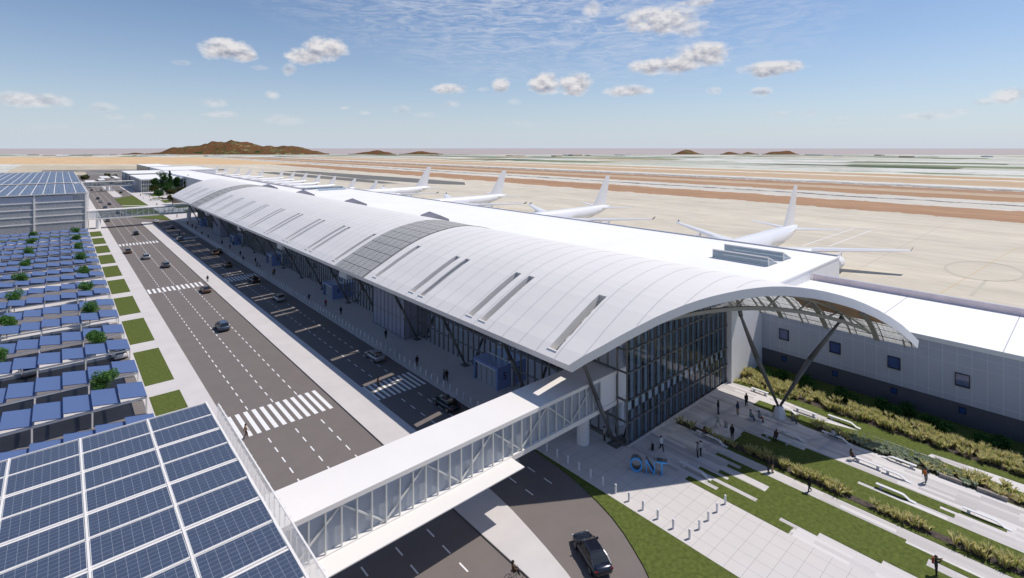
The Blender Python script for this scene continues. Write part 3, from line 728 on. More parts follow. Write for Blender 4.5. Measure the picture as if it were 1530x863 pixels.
# truss arch set back from the rim
def YT(x): return YN(x) + 4.0
def chord(x):
    t_ = (x - 61.0) / 18.0
    return 16.45 - 4.3 * t_ * t_ if x > 61 else 16.45 - 4.2 * ((61 - x) / 18.0) ** 2
tr = MB()
xx = [44 + i * 1.4 for i in range(26)]
for xa, xb in zip(xx, xx[1:]):
    if xb > 79.3: continue
    tr.bar((xa, YT(xa), chord(xa)), (xb, YT(xb), chord(xb)), 0.42, 0.42)
    tr.bar((xa, YT(xa), bot(xa)[1] - .2), (xb, YT(xb), bot(xb)[1] - .2), 0.42, 0.42)
k = 0; x = 46.5
while x < 77:
    x2 = x + 1.9
    if k % 2 == 0: tr.bar((x, YT(x), chord(x)), (x2, YT(x2), bot(x2)[1] - .2), 0.16, 0.16)
    else: tr.bar((x, YT(x), bot(x)[1] - .2), (x2, YT(x2), chord(x2)), 0.16, 0.16)
    x = x2; k += 1
tr.build('roof_truss', OLIVE, term)
# end struts forming a V on a white pedestal
st = MB(); st.tube((72.15, 27.75, 1.5), (66.5, 28.2, 9.5), .16, .34, 10); st.tube((66.5, 28.2, 9.5), (62.6, 28.4, 15.4), .34, .16, 10); st.tube((62.6, 28.4, 15.4), (62.3, 28.4, 16.3), .26, .26, 8)
st.build('strut', STEEL, term, smooth=True)
st = MB(); st.tube((72.45, 27.55, 1.5), (73.8, 24.4, 8.3), .16, .34, 10); st.tube((73.8, 24.4, 8.3), (75.0, 21.4, 13.6), .34, .16, 10); st.tube((75.0, 21.4, 13.6), (75.1, 21.1, 14.4), .26, .26, 8)
st.build('strut', STEEL, term, smooth=True)
pd = MB(); pd.rings([[(72.3 + .62 * math.cos(a) * k_, 27.6 + .62 * math.sin(a) * k_, z_) for a in [math.pi / 4 * i + .3 for i in range(8)]] for z_, k_ in ((0, 1.35), (.9, 1.05), (1.45, .7))])
pd.build('pedestal', WHITE2, term)
# kerbside struts, all with a base plate
k = 0; yb = 38.3
for i in range(17):
    yb = 38.3 + 15.24 * i
    if 52 < yb < 54.5: pass
    st = MB(); pm = Vector((47.2, yb, 6.6)); st.tube((50.45, yb, 0.3), pm, .15, .27, 9); st.tube(pm, (43.7, yb, PZ(43.7) - TH - .1), .27, .17, 9)
    so = st.build('strut', STEEL, term, smooth=True)
    bp = MB(); bp.box(49.95, 51.0, yb - .75, yb + .75, 0.005, 0.09); bp.tube((50.45, yb, .09), (50.4, yb, .42), .3, .2, 8)
    bp.build('base_plate', STEEL, so)

# curtain walls
W0, W1 = 51.5, 77.1
gl_ = MB()
yg = 37.17; zs_top = bot(51.5)[1] + .1
gl_.face([(W0, 37.17, 0), (W0, 293, 0), (W0, 293, zs_top), (W0, 37.17, zs_top)])
xx = [W0 + (W1 - W0) * i / 24 for i in range(25)]
for xa, xb in zip(xx, xx[1:]): gl_.face([(xa, yg, 0), (xb, yg, 0), (xb, yg, PZ(xb) - .9), (xa, yg, PZ(xa) - .9)])
gl_.build('curtain_wall_glass', GLASSD, term)
fm = MB(); bl = MB(); wp = MB(); sil = MB()
n = 17
for i in range(n + 1):
    x_ = W0 + i * 1.46
    zt = PZ(x_) - 1.15
    fm.box(x_ - .035, x_ + .035, yg - .10, yg + .04, 0.05, zt)
    if i < n:
        bl.box(x_ + .82, x_ + 1.40, yg + .06, yg + .20, 5.4, zt - .1)
        bl.box(x_ + .98, x_ + 1.40, yg + .06, yg + .20, 0.1, 4.0)
        wp.box(x_ + .09, x_ + .96, yg + .06, yg + .14, 4.1, 5.25)
for z_ in (2.74, 5.34, 8.72, 11.43, 14.2):
    xr = [x_ for x_ in xx if PZ(x_) - 1.1 > z_]
    fm.box(xr[0] - .05, xr[-1], yg - .18, yg + .03, z_ - .06, z_ + .06)
    fm.box(W0 - .18, W0 + .03, 37.1, 293, z_ - .055, z_ + .055)
yy = 37.17
while yy < 293:
    fm.box(W0 - .15, W0 + .04, yy - .05, yy + .05, 0.05, zs_top)
    bl.box(W0 + .10, W0 + .42, yy + .95, yy + 1.32, 5.3, 12)
    bl.box(W0 + .10, W0 + .42, yy + .95, yy + 1.32, 0.1, 4.0)
    yy += 1.46
wp.box(W0 + .06, W0 + .14, 37.3, 38.6, 4.1, 5.25)
fm.build('curtain_wall_frame', MULL, term); bl.build('interior_blind', BLADE, term); wp.build('spandrel_panel', PANELW, term)
sil.box(W0 - .2, W1, 36.82, 37.02, 0.004, 0.16); sil.build('wall_sill', CONC, term)
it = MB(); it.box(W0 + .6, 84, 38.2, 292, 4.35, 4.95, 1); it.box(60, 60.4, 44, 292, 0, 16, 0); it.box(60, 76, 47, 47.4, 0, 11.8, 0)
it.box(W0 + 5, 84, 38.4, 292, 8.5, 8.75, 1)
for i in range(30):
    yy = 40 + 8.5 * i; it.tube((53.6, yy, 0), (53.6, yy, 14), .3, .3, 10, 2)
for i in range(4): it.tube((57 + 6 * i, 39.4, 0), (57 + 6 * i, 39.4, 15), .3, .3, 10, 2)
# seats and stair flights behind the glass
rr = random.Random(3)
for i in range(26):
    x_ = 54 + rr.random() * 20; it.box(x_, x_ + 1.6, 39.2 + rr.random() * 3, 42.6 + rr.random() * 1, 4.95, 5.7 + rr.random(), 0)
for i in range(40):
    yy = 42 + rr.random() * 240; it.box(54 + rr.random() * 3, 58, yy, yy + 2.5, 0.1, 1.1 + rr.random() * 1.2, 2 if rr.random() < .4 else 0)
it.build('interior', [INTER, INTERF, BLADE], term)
# white end wall closing the arch
ew = MB()
for a_, b_ in ((77.1, 78.0), (78.0, 79.2), (79.2, 80.3)): ew.prism([(a_, 36.4), (b_, 36.4), (b_, 37.4), (a_, 37.4)], 0, min(PZ(a_), PZ(b_)) - .95)
ew.build('end_wall', WHITE2, term)
ew = MB(); ew.box(80.31, 88, 36.4, 37.4, 0, 12.2); ew.build('end_wall', WHITE2, term)
# blue entrance vestibules
doors = [(58.2, 64.0, '5'), (119.2, 124.9, '4'), (165.3, 170.9, '3'), (210.8, 216.5, '2'), (270.5, 276.6, '1')]
def text_mesh(s_, size, depth, name, off=0.0):
    cu = bpy.data.curves.new(name, 'FONT'); cu.body = s_; cu.size = size; cu.extrude = depth / 2; cu.offset = off; cu.align_x = 'CENTER'; cu.align_y = 'BOTTOM_BASELINE'
    o_ = bpy.data.objects.new('tmp', cu); COL.objects.link(o_)
    dg = bpy.context.evaluated_depsgraph_get(); me = bpy.data.meshes.new_from_object(o_.evaluated_get(dg))
    bpy.data.objects.remove(o_); me.name = name
    return me
DGL = glass('door_glass', (0.9, 0.93, 1.0), 0.8, 0.03, (0.35, 0.36, 0.42), 0.30)
for y0, y1, num in doors:
    vb = MB(); h = 3.35
    vb.box(48.7, 51.35, y0, y0 + .12, 0, h); vb.box(48.7, 51.35, y1 - .12, y1, 0, h); vb.box(48.7, 51.35, y0 + .12, y1 - .12, h - .14, h)
    vb.box(48.62, 48.699, y0 - .03, y0 + .35, 0, h + .03); vb.box(48.62, 48.699, y1 - .35, y1 + .03, 0, h + .03); vb.box(48.62, 48.699, y0 + .35, y1 - .35, h - .38, h + .03)
    vo_ = vb.build('entrance_vestibule', BLUE, term); vo_['label'] = 'blue boxed terminal entrance bearing the number ' + num
    e1 = MB(); e1.box(51.351, 51.45, y0 - .05, y0 + .07, 0, h + .1); e1.box(51.351, 51.45, y0 + .07, y1, h, h + .1); e1.box(48.58, 48.619, y0 + .5, y1 - .5, h - .5, h - .4)
    e1.build('vestibule_trim', PAINT, vo_)
    dl = MB(); dl.face([(48.9, y0 + .3, 0.02), (48.9, y1 - .3, 0.02), (48.9, y1 - .3, h - .4), (48.9, y0 + .3, h - .4)])
    dl.build('glass_door', DGL, vo_)
    df = MB()
    for i in range(5):
        yy = y0 + .3 + (y1 - y0 - .6) * i / 4; df.box(48.86, 48.94, yy - .035, yy + .035, 0.02, h - .4)
    df.build('door_frame', MULL, vo_)
    me = text_mesh(num, 1.55, 0.03, 'door_number'); me.materials.append(BLUETXT)
    to = bpy.data.objects.new('door_number', me); COL.objects.link(to); to.parent = vo_
    to.location = Vector((50.05, y0 - .02, 1.35)) - Vector(term.location)
    to.rotation_euler = (R(90), 0, 0)
# projecting glass towers on the kerb side
for y0, y1 in ((85.4, 98.0), (232.0, 244.6)):
    g2 = MB()
    for p, q in (((48.6, y0), (51.3, y0)), ((48.6, y1), (48.6, y0)), ((51.3, y1), (48.6, y1))): g2.face([(p[0], p[1], 0), (q[0], q[1], 0), (q[0], q[1], 15), (p[0], p[1], 15)])
    go = g2.build('glass_bay', GLASSL, term)
    f2 = MB()
    for i in range(9):
        yy = y0 + (y1 - y0) * i / 8; f2.box(48.54, 48.66, yy - .05, yy + .05, 0, 15)
    f2.box(49.9, 50.0, y0 - .04, y0 + .04, 0, 15)
    for z_ in (0.1, 3.7, 7.3, 10.9): f2.box(48.55, 48.65, y0, y1, z_, z_ + .1); f2.box(48.65, 51.3, y0 - .04, y0 + .04, z_, z_ + .1)
    f2.build('bay_frame', MULL, go)
    b2 = MB(); b2.box(50.3, 51.2, y0 + 1, y1 - 1, 0, 14); b2.build('bay_core', mat('bay_core_grey', (0.22, 0.22, 0.26), 0.7), go)
for y0 in (113.5, 159.5, 205.5, 262.5):
    b2 = MB(); b2.box(49.6, 51.4, y0, y0 + 4.2, 5.7, 9.9); b2.build('white_duct_box', WHITE2, term)

# ------------------------------------------------------------------ concourse behind
con = thing('concourse_building', 'low flat white-roofed concourse running behind the arched terminal roof', 'concourse', (100, 165, 0))
b = MB(); b.prism([(80.5, 36.6), (88.1, 36.6), (88.1, 36.4), (127.7, 36.4), (127.7, 292), (105, 292), (105, 640), (79, 640), (79, 300), (80.5, 300)], 0, 12.0, 0)
b.prism([(70.9, 37.5), (80.49, 37.5), (80.49, 299), (70.9, 285)], 10.6, 11.9, 0)
b.build('wall', WHITE2, con)
b = MB(); b.prism([(70.0, 37.45), (80.5, 36.3), (127.8, 36.3), (127.8, 292.1), (105.1, 292.1), (105.1, 640), (79, 640), (79, 300), (70, 290)], 12.001, 12.3, 0)
ro = b.build('roof', ROOFW, con)
b = MB(); b.box(127.45, 127.8, 36.6, 291.8, 12.3, 12.62); b.box(104.8, 105.1, 292.3, 640, 12.3, 12.75); b.build('parapet', WALLG, con)
b = MB(); b.box(104.6, 104.79, 292.3, 640, 12.3, 13.0); b.build('parapet', PARA, con)
# raised glazed roof lights
RGL = glass('roof_light_glass', (0.8, 0.9, 0.98), 0.6, 0.04, (0.38, 0.46, 0.54), 0.4)
for x0, x1, y0, y1 in ((106.3, 110.8, 42.7, 54.3), (113.9, 118.0, 42.7, 55.4)):
    b = MB(); xm = x1 - .2
    b.face([(x0, y0, 12.35), (x0, y1, 12.35), (x0 + .05, y1, 14.0), (x0 + .05, y0, 14.0)])
    for yy in (y0, y1): b.face([(x0, yy, 12.35), (x1, yy, 12.35), (x0 + .05, yy, 14.0)])
    b.face([(x0 + .05, y0, 14.0), (x0 + .05, y1, 14.0), (x1, y1, 12.4), (x1, y0, 12.4)])
    rl = b.build('roof_light', RGL, con)
    f = MB(); f.bar((x0, y0, 12.3), (x0, y0, 14.1), .16, .16); f.bar((x0, y1, 12.3), (x0, y1, 14.1), .16, .16); f.bar((x0, y0, 14.05), (x0, y1, 14.05), .22, .22); f.bar((x0, y0, 14.05), (x1, y0, 12.35), .16, .16); f.bar((x0, y1, 14.05), (x1, y1, 12.35), .16, .16)
    i = y0
    while i < y1: f.bar((x0 + .1, i, 13.9), (x1, i, 12.4), .06, .06); i += .58
    f.build('roof_light_frame', WHITE, rl)
for (yy, xw) in ((108.5, 1), (155, 1), (200, 1), (245, 1)):
    b = MB(); b.rings([[(69.3, yy, 16.5), (74.6, yy, 16.5), (74.6, yy, 17.9), (72.0, yy, 19.05), (69.3, yy, 18.6)], [(69.3, yy + 5.2, 16.5), (74.6, yy + 5.2, 16.5), (74.6, yy + 5.2, 18.3), (72.0, yy + 5.2, 19.6), (69.3, yy + 5.2, 18.9)]])
    b.build('roof_hatch', GREYR, con)
# distant gates: low roof clutter
b = MB(); b.box(104, 127, 296, 299, 12.3, 13.2); b.face([(108, 283, 12.32), (124, 283, 12.32), (124, 287, 13.4), (108, 287, 13.4)]); b.build('roof_light', RGL, con)

# ------------------------------------------------------------------ annex
ann = thing('annex_building', 'grey panelled annex with dark plinth and small square windows beside the garden', 'annex', (99, -5, 0))
b = MB(); b.box(88.0, 111, -60, 36.39, 2.75, 10.05, 0); b.build('wall', WALLG, ann)
b = MB(); b.box(88.06, 111, -60, 36.38, 0, 2.749, 0); b.build('plinth', WALLD, ann)
b = MB(); b.face([(87.95, -60, 10.62), (111, -60, 10.1), (111, 36.38, 10.1), (87.95, 36.38, 10.62)]); b.face([(87.95, -60, 10.0), (87.95, 36.38, 10.0), (87.95, 36.38, 10.62), (87.95, -60, 10.62)])
b.build('roof', ROOFW, ann)
b = MB(); b.box(111.0, 111.4, -60, 36.2, 9.0, 11.25); b.build('parapet', PARA, ann)
b = MB(); b.box(110.97, 111.43, -60, 36.2, 11.252, 11.29); b.build('parapet_coping', WALLG, ann)
b = MB()


yy = 35.06
while yy > -58: b.box(87.97, 87.999, yy - .022, yy + .022, 2.76, 10.25); yy -= 1.468
for z_ in (9.1, 7.65, 3.6): b.box(87.975, 87.998, -60, 36.38, z_ - .02, z_ + .02)
b.build('cladding_joint', JOINT, ann)
b = MB()
for yy in (21.1, 7.2, -6.8): b.face([(88.0, yy - .06, 10.634), (110.95, yy - .06, 10.116), (110.95, yy + .06, 10.116), (88.0, yy + .06, 10.634)])
b.build('roof_joint', SEAM, ann)
for i in range(9):
    yc = 32.9 - 7.29 * i
    f = MB(); w_ = .74
    f.box(87.86, 87.969, yc - w_, yc + w_, 4.95, 5.10); f.box(87.86, 87.969, yc - w_, yc + w_, 6.55, 6.66); f.box(87.86, 87.969, yc - w_, yc - w_ + .08, 5.10, 6.55); f.box(87.86, 87.969, yc + w_ - .08, yc + w_, 5.10, 6.55)
    wo = f.build('window', FRAME, ann)
    g2 = MB(); g2.box(87.92, 87.96, yc - w_ + .08, yc + w_ - .08, 5.10, 6.55); g2.build('pane', WINB, wo)
    f = MB(); f.box(88.0, 88.055, yc - .36, yc + .40, 1.45, 2.28)
    wo = f.build('window', FRAME, ann)
    g2 = MB(); g2.box(87.98, 87.999, yc - .28, yc + .32, 1.53, 2.20); g2.build('pane', WINB, wo)

# ------------------------------------------------------------------ pedestrian bridges
def bridge(label, Y0, X0, X1, step, solid=(0, 0), slab=False, piers=(), zf=4.46, zr=8.22, wd=4.4):
    r = thing('pedestrian_bridge', label, 'footbridge', ((X0 + X1) / 2, Y0 + wd / 2, 0), 0, 'glazed truss footbridges over the road')
    b = MB(); b.box(X0, X1, Y0 - .12, Y0 + wd, zr, zr + .40); b.build('roof', WHITE, r)
    b = MB(); b.box(X0, X1, Y0 - .12, Y0 + wd, zf, zf + .50); b.build('floor', WHITE, r)
    if solid[0]: b = MB(); b.box(X0, X0 + solid[0], Y0, Y0 + wd - .1, zf + .5, zr); b.build('end_wall', WHITE2, r)
    if solid[1]: b = MB(); b.box(X1 - solid[1], X1, Y0, Y0 + wd - .1, zf + .5, zr)
    if solid[1]: b.build('end_wall', WHITE2, r)
    a, c = X0 + solid[0], X1 - solid[1]
    for yy in (Y0 + .24, Y0 + wd - .25):
        b = MB(); b.face([(a, yy, zf + .5), (c, yy, zf + .5), (c, yy, zr), (a, yy, zr)]); b.build('glazing', GLASSB if slab else GLASSC, r)
    n = int((c - a) / step)
    for yy in (Y0 - .02, Y0 + wd - .15):
        b = MB()
        for i in range(n + 1):
            x_ = a + i * (c - a) / n; b.box(x_ - .055, x_ + .055, yy - .07, yy + .07, zf + .5, zr)
        k = 0; i = 0
        while i + 3 <= n:
            xa, xb = a + i * (c - a) / n, a + (i + 3) * (c - a) / n
            if k % 2 == 0: b.bar((xa, yy + .11, zf + .55), (xb, yy + .11, zr - .05), .13, .13)
            else: b.bar((xa, yy + .11, zr - .05), (xb, yy + .11, zf + .55), .13, .13)
            k += 1; i += 3
        b.build('truss', mat('pale_grey_truss_steel', (0.62, 0.63, 0.61), 0.45), r)
    b = MB(); b.box(a, c, Y0 + .3, Y0 + .42, zf + 1.5, zf + 1.56); b.box(a, c, Y0 + 4, Y0 + 4.06, zf + 1.5, zf + 1.56); b.box(a, c, Y0 + .35, Y0 + .5, zr - .28, zr - .02); b.build('handrail', OLIVE, r)
    for (px, py, rad) in piers:
        b = MB(); b.tube((px, py, 0), (px, py, zf), rad, rad, 28); b.build('pillar', WHITE2, r, smooth=False)
    if slab:
        pass
        # upper face of the slab butts against the bridge floor edge
        b = MB(); b.box(9.2, 34.08, 36.66, Y0 - .13, zf + .31, zf + .40); b.build('lower_canopy', WHITE, r)
    return r
bridge('near white roofed glass footbridge crossing the road from the solar roofed garage', 38.73, 9.4, 51.45, 1.232, (3.3, 3.15), True, ((48.0, 41.1, .76),))
bridge('middle glass footbridge crossing the road to the far end of the arched terminal', 292.8, 9.0, 51.4, 2.0, (3.7, 3.2), False, ((13.2, 293.6, .9), (48.0, 294.6, .9)), 4.2, 7.95)
bridge('farthest footbridge leading to the distant glass terminal', 541.0, 14.0, 51.4, 2.6, (1, 4), False, ((30.2, 543, 1.0), (33.2, 543, 1.0)), 4.2, 7.95, 5)

# ------------------------------------------------------------------ garages with solar roofs
gar = thing('parking_garage', 'near garage roof covered with rows of blue solar panels between white beams', 'garage', (-8, 12, 0), 0, 'solar roofed parking garages')
b = MB()
for z_ in (0, 3.2, 6.4, 9.6, 12.8): b.box(-50, 8.0, -30, 44.0, z_, z_ + .35)
b.box(-50, 7.6, -30, 43.8, .35, 1.1)
for i in range(9):
    b.box(7.5, 8.0, 43.6 - 9 * i - .5, 43.6 - 9 * i, .35, 16.2)
    for x_ in (-2.3, -13, -24): b.box(x_, x_ + .5, 43.4 - 9 * i - .5, 43.4 - 9 * i, .35, 16.2)
b.build('structure_frame', CONC, gar)
# purlins / gutters
ZS = 16.5
b = MB()
pitch = 2.37
ys = [44.85 - pitch * i for i in range(22)]
for i, yy in enumerate(ys[1:]):
    w_ = .15 if i % 2 else .11
    b.box(-24, 8.42, yy - w_ - .02, yy - .05, ZS - .25, ZS + .06); b.box(-24, 8.42, yy + .05, yy + w_ + .02, ZS - .25, ZS + .06)
    b.box(-24, 8.42, yy - .049, yy + .049, ZS - .25, ZS - .04)
xsn = [8.43, 4.74, 1.06, -2.33, -5.9, -9.5, -13.1, -16.7, -20.3, -23.9]
for x_ in xsn[1:]: b.box(x_ - .05, x_ + .05, -7, 44.85, ZS - .2, ZS + .085)
b.box(8.36, 8.48, -7, 44.9, ZS - .2, ZS + .10); b.box(-24, 8.36, 44.84, 44.9, ZS - .2, ZS + .05)
b.build('roof_beam', WHITE, gar)
pp = None
cnt = 0
for j, (ya, yb) in enumerate(zip(ys, ys[1:])):
    for xa, xb in zip(xsn, xsn[1:]):
        if cnt > 98 or yb < 10: continue
        if pp is None:
            b = MB(); W_ = 3.46; D_ = 2.02
            b.box(0, W_, 0, D_, -.03, .03, 1); b.face([(0.03, 0.03, .033), (W_ - .03, .03, .033), (W_ - .03, D_ - .03, .033), (.03, D_ - .03, .033)], 0)
            pp = b.build('solar_panel', [SOLAR, mat('panel_rim_white', (0.6, 0.62, 0.64), 0.4)], gar, local=True); o = pp
        else:
            o = pp.copy(); COL.objects.link(o); o.parent = gar
        o.location = Vector((xb + .07, yb + .14, ZS + .03)) - Vector(gar.location)
        o.scale = ((xa - xb - .14) / 3.46, 1.035, 1)
        o.rotation_euler = (R(1.6 if j % 2 else -0.6), 0, 0)
        cnt += 1
b = MB()
yy = -20
while yy < 43.0:
    b.face([(9.0 + .10, yy, 0.3), (9.0 - .10, yy + .45, 0.3), (9.0 - .10, yy + .45, 16.75), (9.0 + .10, yy, 16.75)]); b.face([(9.0 - .10, yy + .45, 0.3), (9.0 + .10, yy + .9, 0.3), (9.0 + .10, yy + .9, 16.75), (9.0 - .10, yy + .45, 16.75)]); yy += .9
b.build('perforated_screen', SCREEN, gar)
b = MB(); b.box(8.94, 9.02, -20, 43.4, 16.75, 16.80); 
yy = -18
while yy < 42:
    for z_ in (3, 7.5, 12): b.box(8.0, 8.9, yy - .04, yy + .04, z_, z_ + .08)
    yy += 4
b.build('screen_rail', WHITE, gar)

fg = thing('parking_garage', 'far grey mesh-sided multistorey garage with white floor edges under a solar roof', 'garage', (-30, 400, 0), 0, 'solar roofed parking garages')
b = MB(); f = MB()
for z_ in (0.0, 4.3, 7.3, 10.2, 13.0): b.box(-75, 8.6, 289.9, 560, z_, z_ + .42)
b.box(-75, 8.6, 289.9, 290.3, 16.2, 16.6)
for x_ in (8.5, -7.9, -24.3, -40.7, -57): b.box(x_, x_ + .55, 289.7, 290.3, 0, 16.6)
for yy in range(307, 560, 17): b.box(8.5, 9.0, yy, yy + .5, 0, 16.6)
b.build('structure_frame', WHITE, fg)
for z0, z1 in ((0.35, 4.3), (4.65, 7.3), (7.65, 10.2), (10.55, 13.0)): f.box(-75, 8.45, 290.08, 290.22, z0, z1); 
f.face([(8.9, 290.4, .4), (8.9, 560, .4), (8.9, 560, 13), (8.9, 290.4, 13)]); f.box(4.6, 8.45, 290.08, 290.22, 13.35, 16.3)
f.build('mesh_infill', SCREENF, fg)
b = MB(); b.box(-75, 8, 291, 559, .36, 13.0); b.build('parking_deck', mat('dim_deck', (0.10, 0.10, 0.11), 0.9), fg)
b = MB(); b.box(-75, 4.55, 290.1, 290.2, 13.35, 15.9); b.build('top_parapet', mat('pale_lilac_mesh', (0.50, 0.50, 0.56), 0.7, var=0.1, vscale=1.5), fg)
b = MB(); yy = 291
while yy < 400: b.face([(9.95, yy, .3), (9.75, yy + .5, .3), (9.75, yy + .5, 16.7), (9.95, yy, 16.7)]); b.face([(9.75, yy + .5, .3), (9.95, yy + 1, .3), (9.95, yy + 1, 16.7), (9.75, yy + .5, 16.7)]); yy += 1
b.build('perforated_screen', SCREEN, fg)
b = MB()
for (ya, yb) in ((289.6, 368), (380, 556)):
    for i in range(24):
        x_ = 9.1 - 3.55 * i; b.box(x_ - .12, x_ + .12, ya, yb, 16.62, 16.83)
    b.box(-75, 9.1, ya - .2, ya, 16.5, 16.75); b.box(-75, 9.1, yb, yb + .2, 16.5, 16.75)
b.box(-75, 9.0, 368.3, 379.7, 15.9, 16.1)
b.build('roof_beam', WHITE, fg)
pf = None
for (ya, yb) in ((289.6, 368), (380, 556)):
    for i in range(23):
        xb = 9.1 - 3.55 * (i + 1)
        if pf is None or (ya, yb) != last:
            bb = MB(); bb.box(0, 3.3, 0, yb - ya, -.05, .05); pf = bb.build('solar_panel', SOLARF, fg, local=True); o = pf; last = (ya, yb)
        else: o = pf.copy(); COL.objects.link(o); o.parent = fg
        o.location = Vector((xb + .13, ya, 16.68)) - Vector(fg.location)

# ------------------------------------------------------------------ carport rows
def carport(idx, y0, ncol):
    t = thing('solar_carport', 'low row of tilted blue solar carports, %s row counted from the near garage' % ORD[idx], 'carport', (9, y0 + 2.8, 0), 0, 'rows of blue solar carports')
    first = carport.p
    for c in range(ncol):
        if first is None:
            b = MB(); b.box(-2.93, 0, 0, 5.6, -.02, .02, 0); b.box(-2.93, 0, -.03, -.001, -.05, .03, 1); b.box(-2.93, 0, 5.601, 5.63, -.05, .03, 1)
            o = b.build('canopy_panel', [CARBLUE, CARBLUED], t, local=True); carport.p = first = o
        else: o = first.copy(); COL.objects.link(o); o.parent = t
        o.location = (-.05 - 2.836 * c, -2.8, 2.42); o.rotation_euler = (0, R(9.6), 0)
    L = 2.836 * ncol
    b = MB(); b.box(-L, -.02, -2.65, -2.45, 2.02, 2.24); b.box(-L, -.02, 2.2, 2.4, 2.02, 2.24)
    for c in range(0, ncol + 1, 2): b.box(-2.836 * c - .1, -2.836 * c - .0, -2.7, 2.6, 2.241, 2.34)
    for c in range(ncol + 1): b.box(-2.836 * c - .2, -2.836 * c - .1, -2.7, 2.6, 2.2409, 2.36)
    b.build('frame', WHITE, t, local=True)
    b0 = carport.q
    for c in range(0, ncol + 1, 2):
        for dy in (-2.58, 2.3):
            if b0 is None:
                b = MB(); b.box(-.09, .09, -.09, .09, 0, 2.1); o = b.build('post', WHITE, t, local=True); carport.q = b0 = o
            else: o = b0.copy(); COL.objects.link(o); o.parent = t
            o.location = (-2.836 * c - .1, dy, 0)
carport.p = None; carport.q = None
rows = [51.0, 63.0, 73.0, 84.75]
for k in range(9): rows += [94.85 + 21.9 * k] + ([106.65 + 21.9 * k] if k < 8 else [])
for i, y0 in enumerate(rows[2:]): carport(i, y0, min(16, 7 + int((y0 - 70) * 0.105)))

# ------------------------------------------------------------------ trees
def crown_mesh(name, n, rx, rz, zc, leaf, matl, seed, lobes=9, conic=False):
    r = random.Random(seed); b = MB()
    L = []
    for i in range(lobes):
        a = r.random() * 6.28
        if conic:
            h = (i + .5) / lobes; rad = rx * (1.05 - h) * .6 * r.random() ** .5; L.append((Vector((math.cos(a) * rad, math.sin(a) * rad, zc - rz + 2 * rz * h)), rx * (1.15 - h) * (.45 + .25 * r.random())))
        else:
            rad = rx * .55 * r.random() ** .5; L.append((Vector((math.cos(a) * rad, math.sin(a) * rad, zc + (r.random() - .45) * rz * 1.1)), rx * (.38 + .25 * r.random())))
    for i in range(n):
        c, rr_ = L[int(r.random() * lobes)]
        d = Vector((r.gauss(0, 1), r.gauss(0, 1), r.gauss(0, 1))).normalized() * rr_ * (0.45 + .6 * r.random() ** .6)
        d.z *= .8
        p = c + d
        u = Vector((r.gauss(0, 1), r.gauss(0, 1), r.gauss(0, .6))).normalized(); w = u.cross(Vector((r.gauss(0, 1), r.gauss(0, 1), r.gauss(0, 1)))).normalized()
        s_ = leaf * (.6 + .8 * r.random())
        b.face([p - u * s_, p + w * s_ * .55, p + u * s_, p - w * s_ * .55])
    return b, L
def tree(name, label, cat, loc, n, rx, rz, zc, leaf, matl, seed, trunk_h, tr_r=.12, group=None, conic=False, lobes=9):
    t = thing(name, label, cat, loc, 0, group)
    b, L = crown_mesh(name, n, rx, rz, zc, leaf, matl, seed, lobes, conic); b.build('crown', matl, t, local=True)
    b = MB(); b.tube((0, 0, 0), (0, 0, trunk_h), tr_r, tr_r * .7, 8)
    for c, rr_ in L[:6]: b.tube((0, 0, trunk_h * .9), c, tr_r * .55, tr_r * .2, 5)
    b.build('trunk', TRUNK, t, local=True)
    return t
pt = [(4.75, 92.4), (4.7, 114.2), (4.75, 135.5), (4.75, 156.6), (4.84, 178.9), (4.86, 201.5), (4.85, 223.5), (4.86, 245.4), (4.89, 266.4), (-7.35, 114.2), (-7.36, 135.7), (-7.36, 157.1), (-7.31, 178.5), (-7.21, 200.2), (-7.17, 223), (-7.18, 245.4), (-7.24, 266.7), (-19.5, 178), (-19.5, 200), (-19.5, 223)]
vars_ = []
for v in range(3):
    vars_.append(tree('small_tree', 'x', 'tree', (0, 0, 0), 2000, 1.6, 1.5, 3.25, .14, LEAFR, 11 + v, 2.0, .08, 'small round trees between the carports', lobes=12))
for i, (x_, y_) in enumerate(pt):
    row = 'right' if x_ > 0 else ('middle' if x_ > -15 else 'left')
    k = [q for q in pt if q[0] == x_ or abs(q[0] - x_) < 1].index((x_, y_))
    lab = 'small round green tree between blue carports, %s from the near end of the %s file' % (ORD[k], row)
    if i < 3: o = vars_[i]; o.location = (x_, y_, 0); o['label'] = lab
    else: o = dup(vars_[i % 3], (x_, y_, 0), i * 1.3, lab); s_ = .95 + .12 * ((i * 7) % 5) / 5
    
et = None
FT = [(61.0, 486, 18.5, 'tallest dark evergreen tree before the distant glass terminal'), (68, 500, 16.5, 'second tall evergreen tree right of the tallest one'), (73.2, 505, 13.5, 'middle sized evergreen tree near the far white wall'), (84, 520, 12, 'rightmost evergreen tree rising beside the arched roof'), (57, 495, 12.5, 'slim evergreen tree close behind the tallest one'), (79, 500, 10, 'low evergreen tree under the far white wall')]
for i, (x_, y_, h, lab) in enumerate(FT):
    tree('evergreen_tree', lab, 'tree', (x_, y_, 0), 2600, h * .27, h * .50, h * .56, .42, LEAFD, 40 + i, h * .6, .3, 'tall evergreens beyond the terminal', i % 2 == 1, 16)
OT = [(52.3, 430.3, 7, 'dark broad tree standing alone on the far forecourt'), (54.3, 388, 6.5, 'brown green tree beside the far end of the arched roof'), (55, 478, 7, 'olive spreading tree left of the evergreens'), (62, 470, 7, 'olive spreading tree in front of the evergreens'), (70, 462, 6.5, 'low olive tree right of the forecourt tree'), (62, 420, 6, 'olive tree partly behind the terminal roof tip'), (66, 395, 6, 'low olive tree nearest the hidden terminal end'), (60, 440, 6.5, 'broad olive tree behind the lone forecourt tree')]
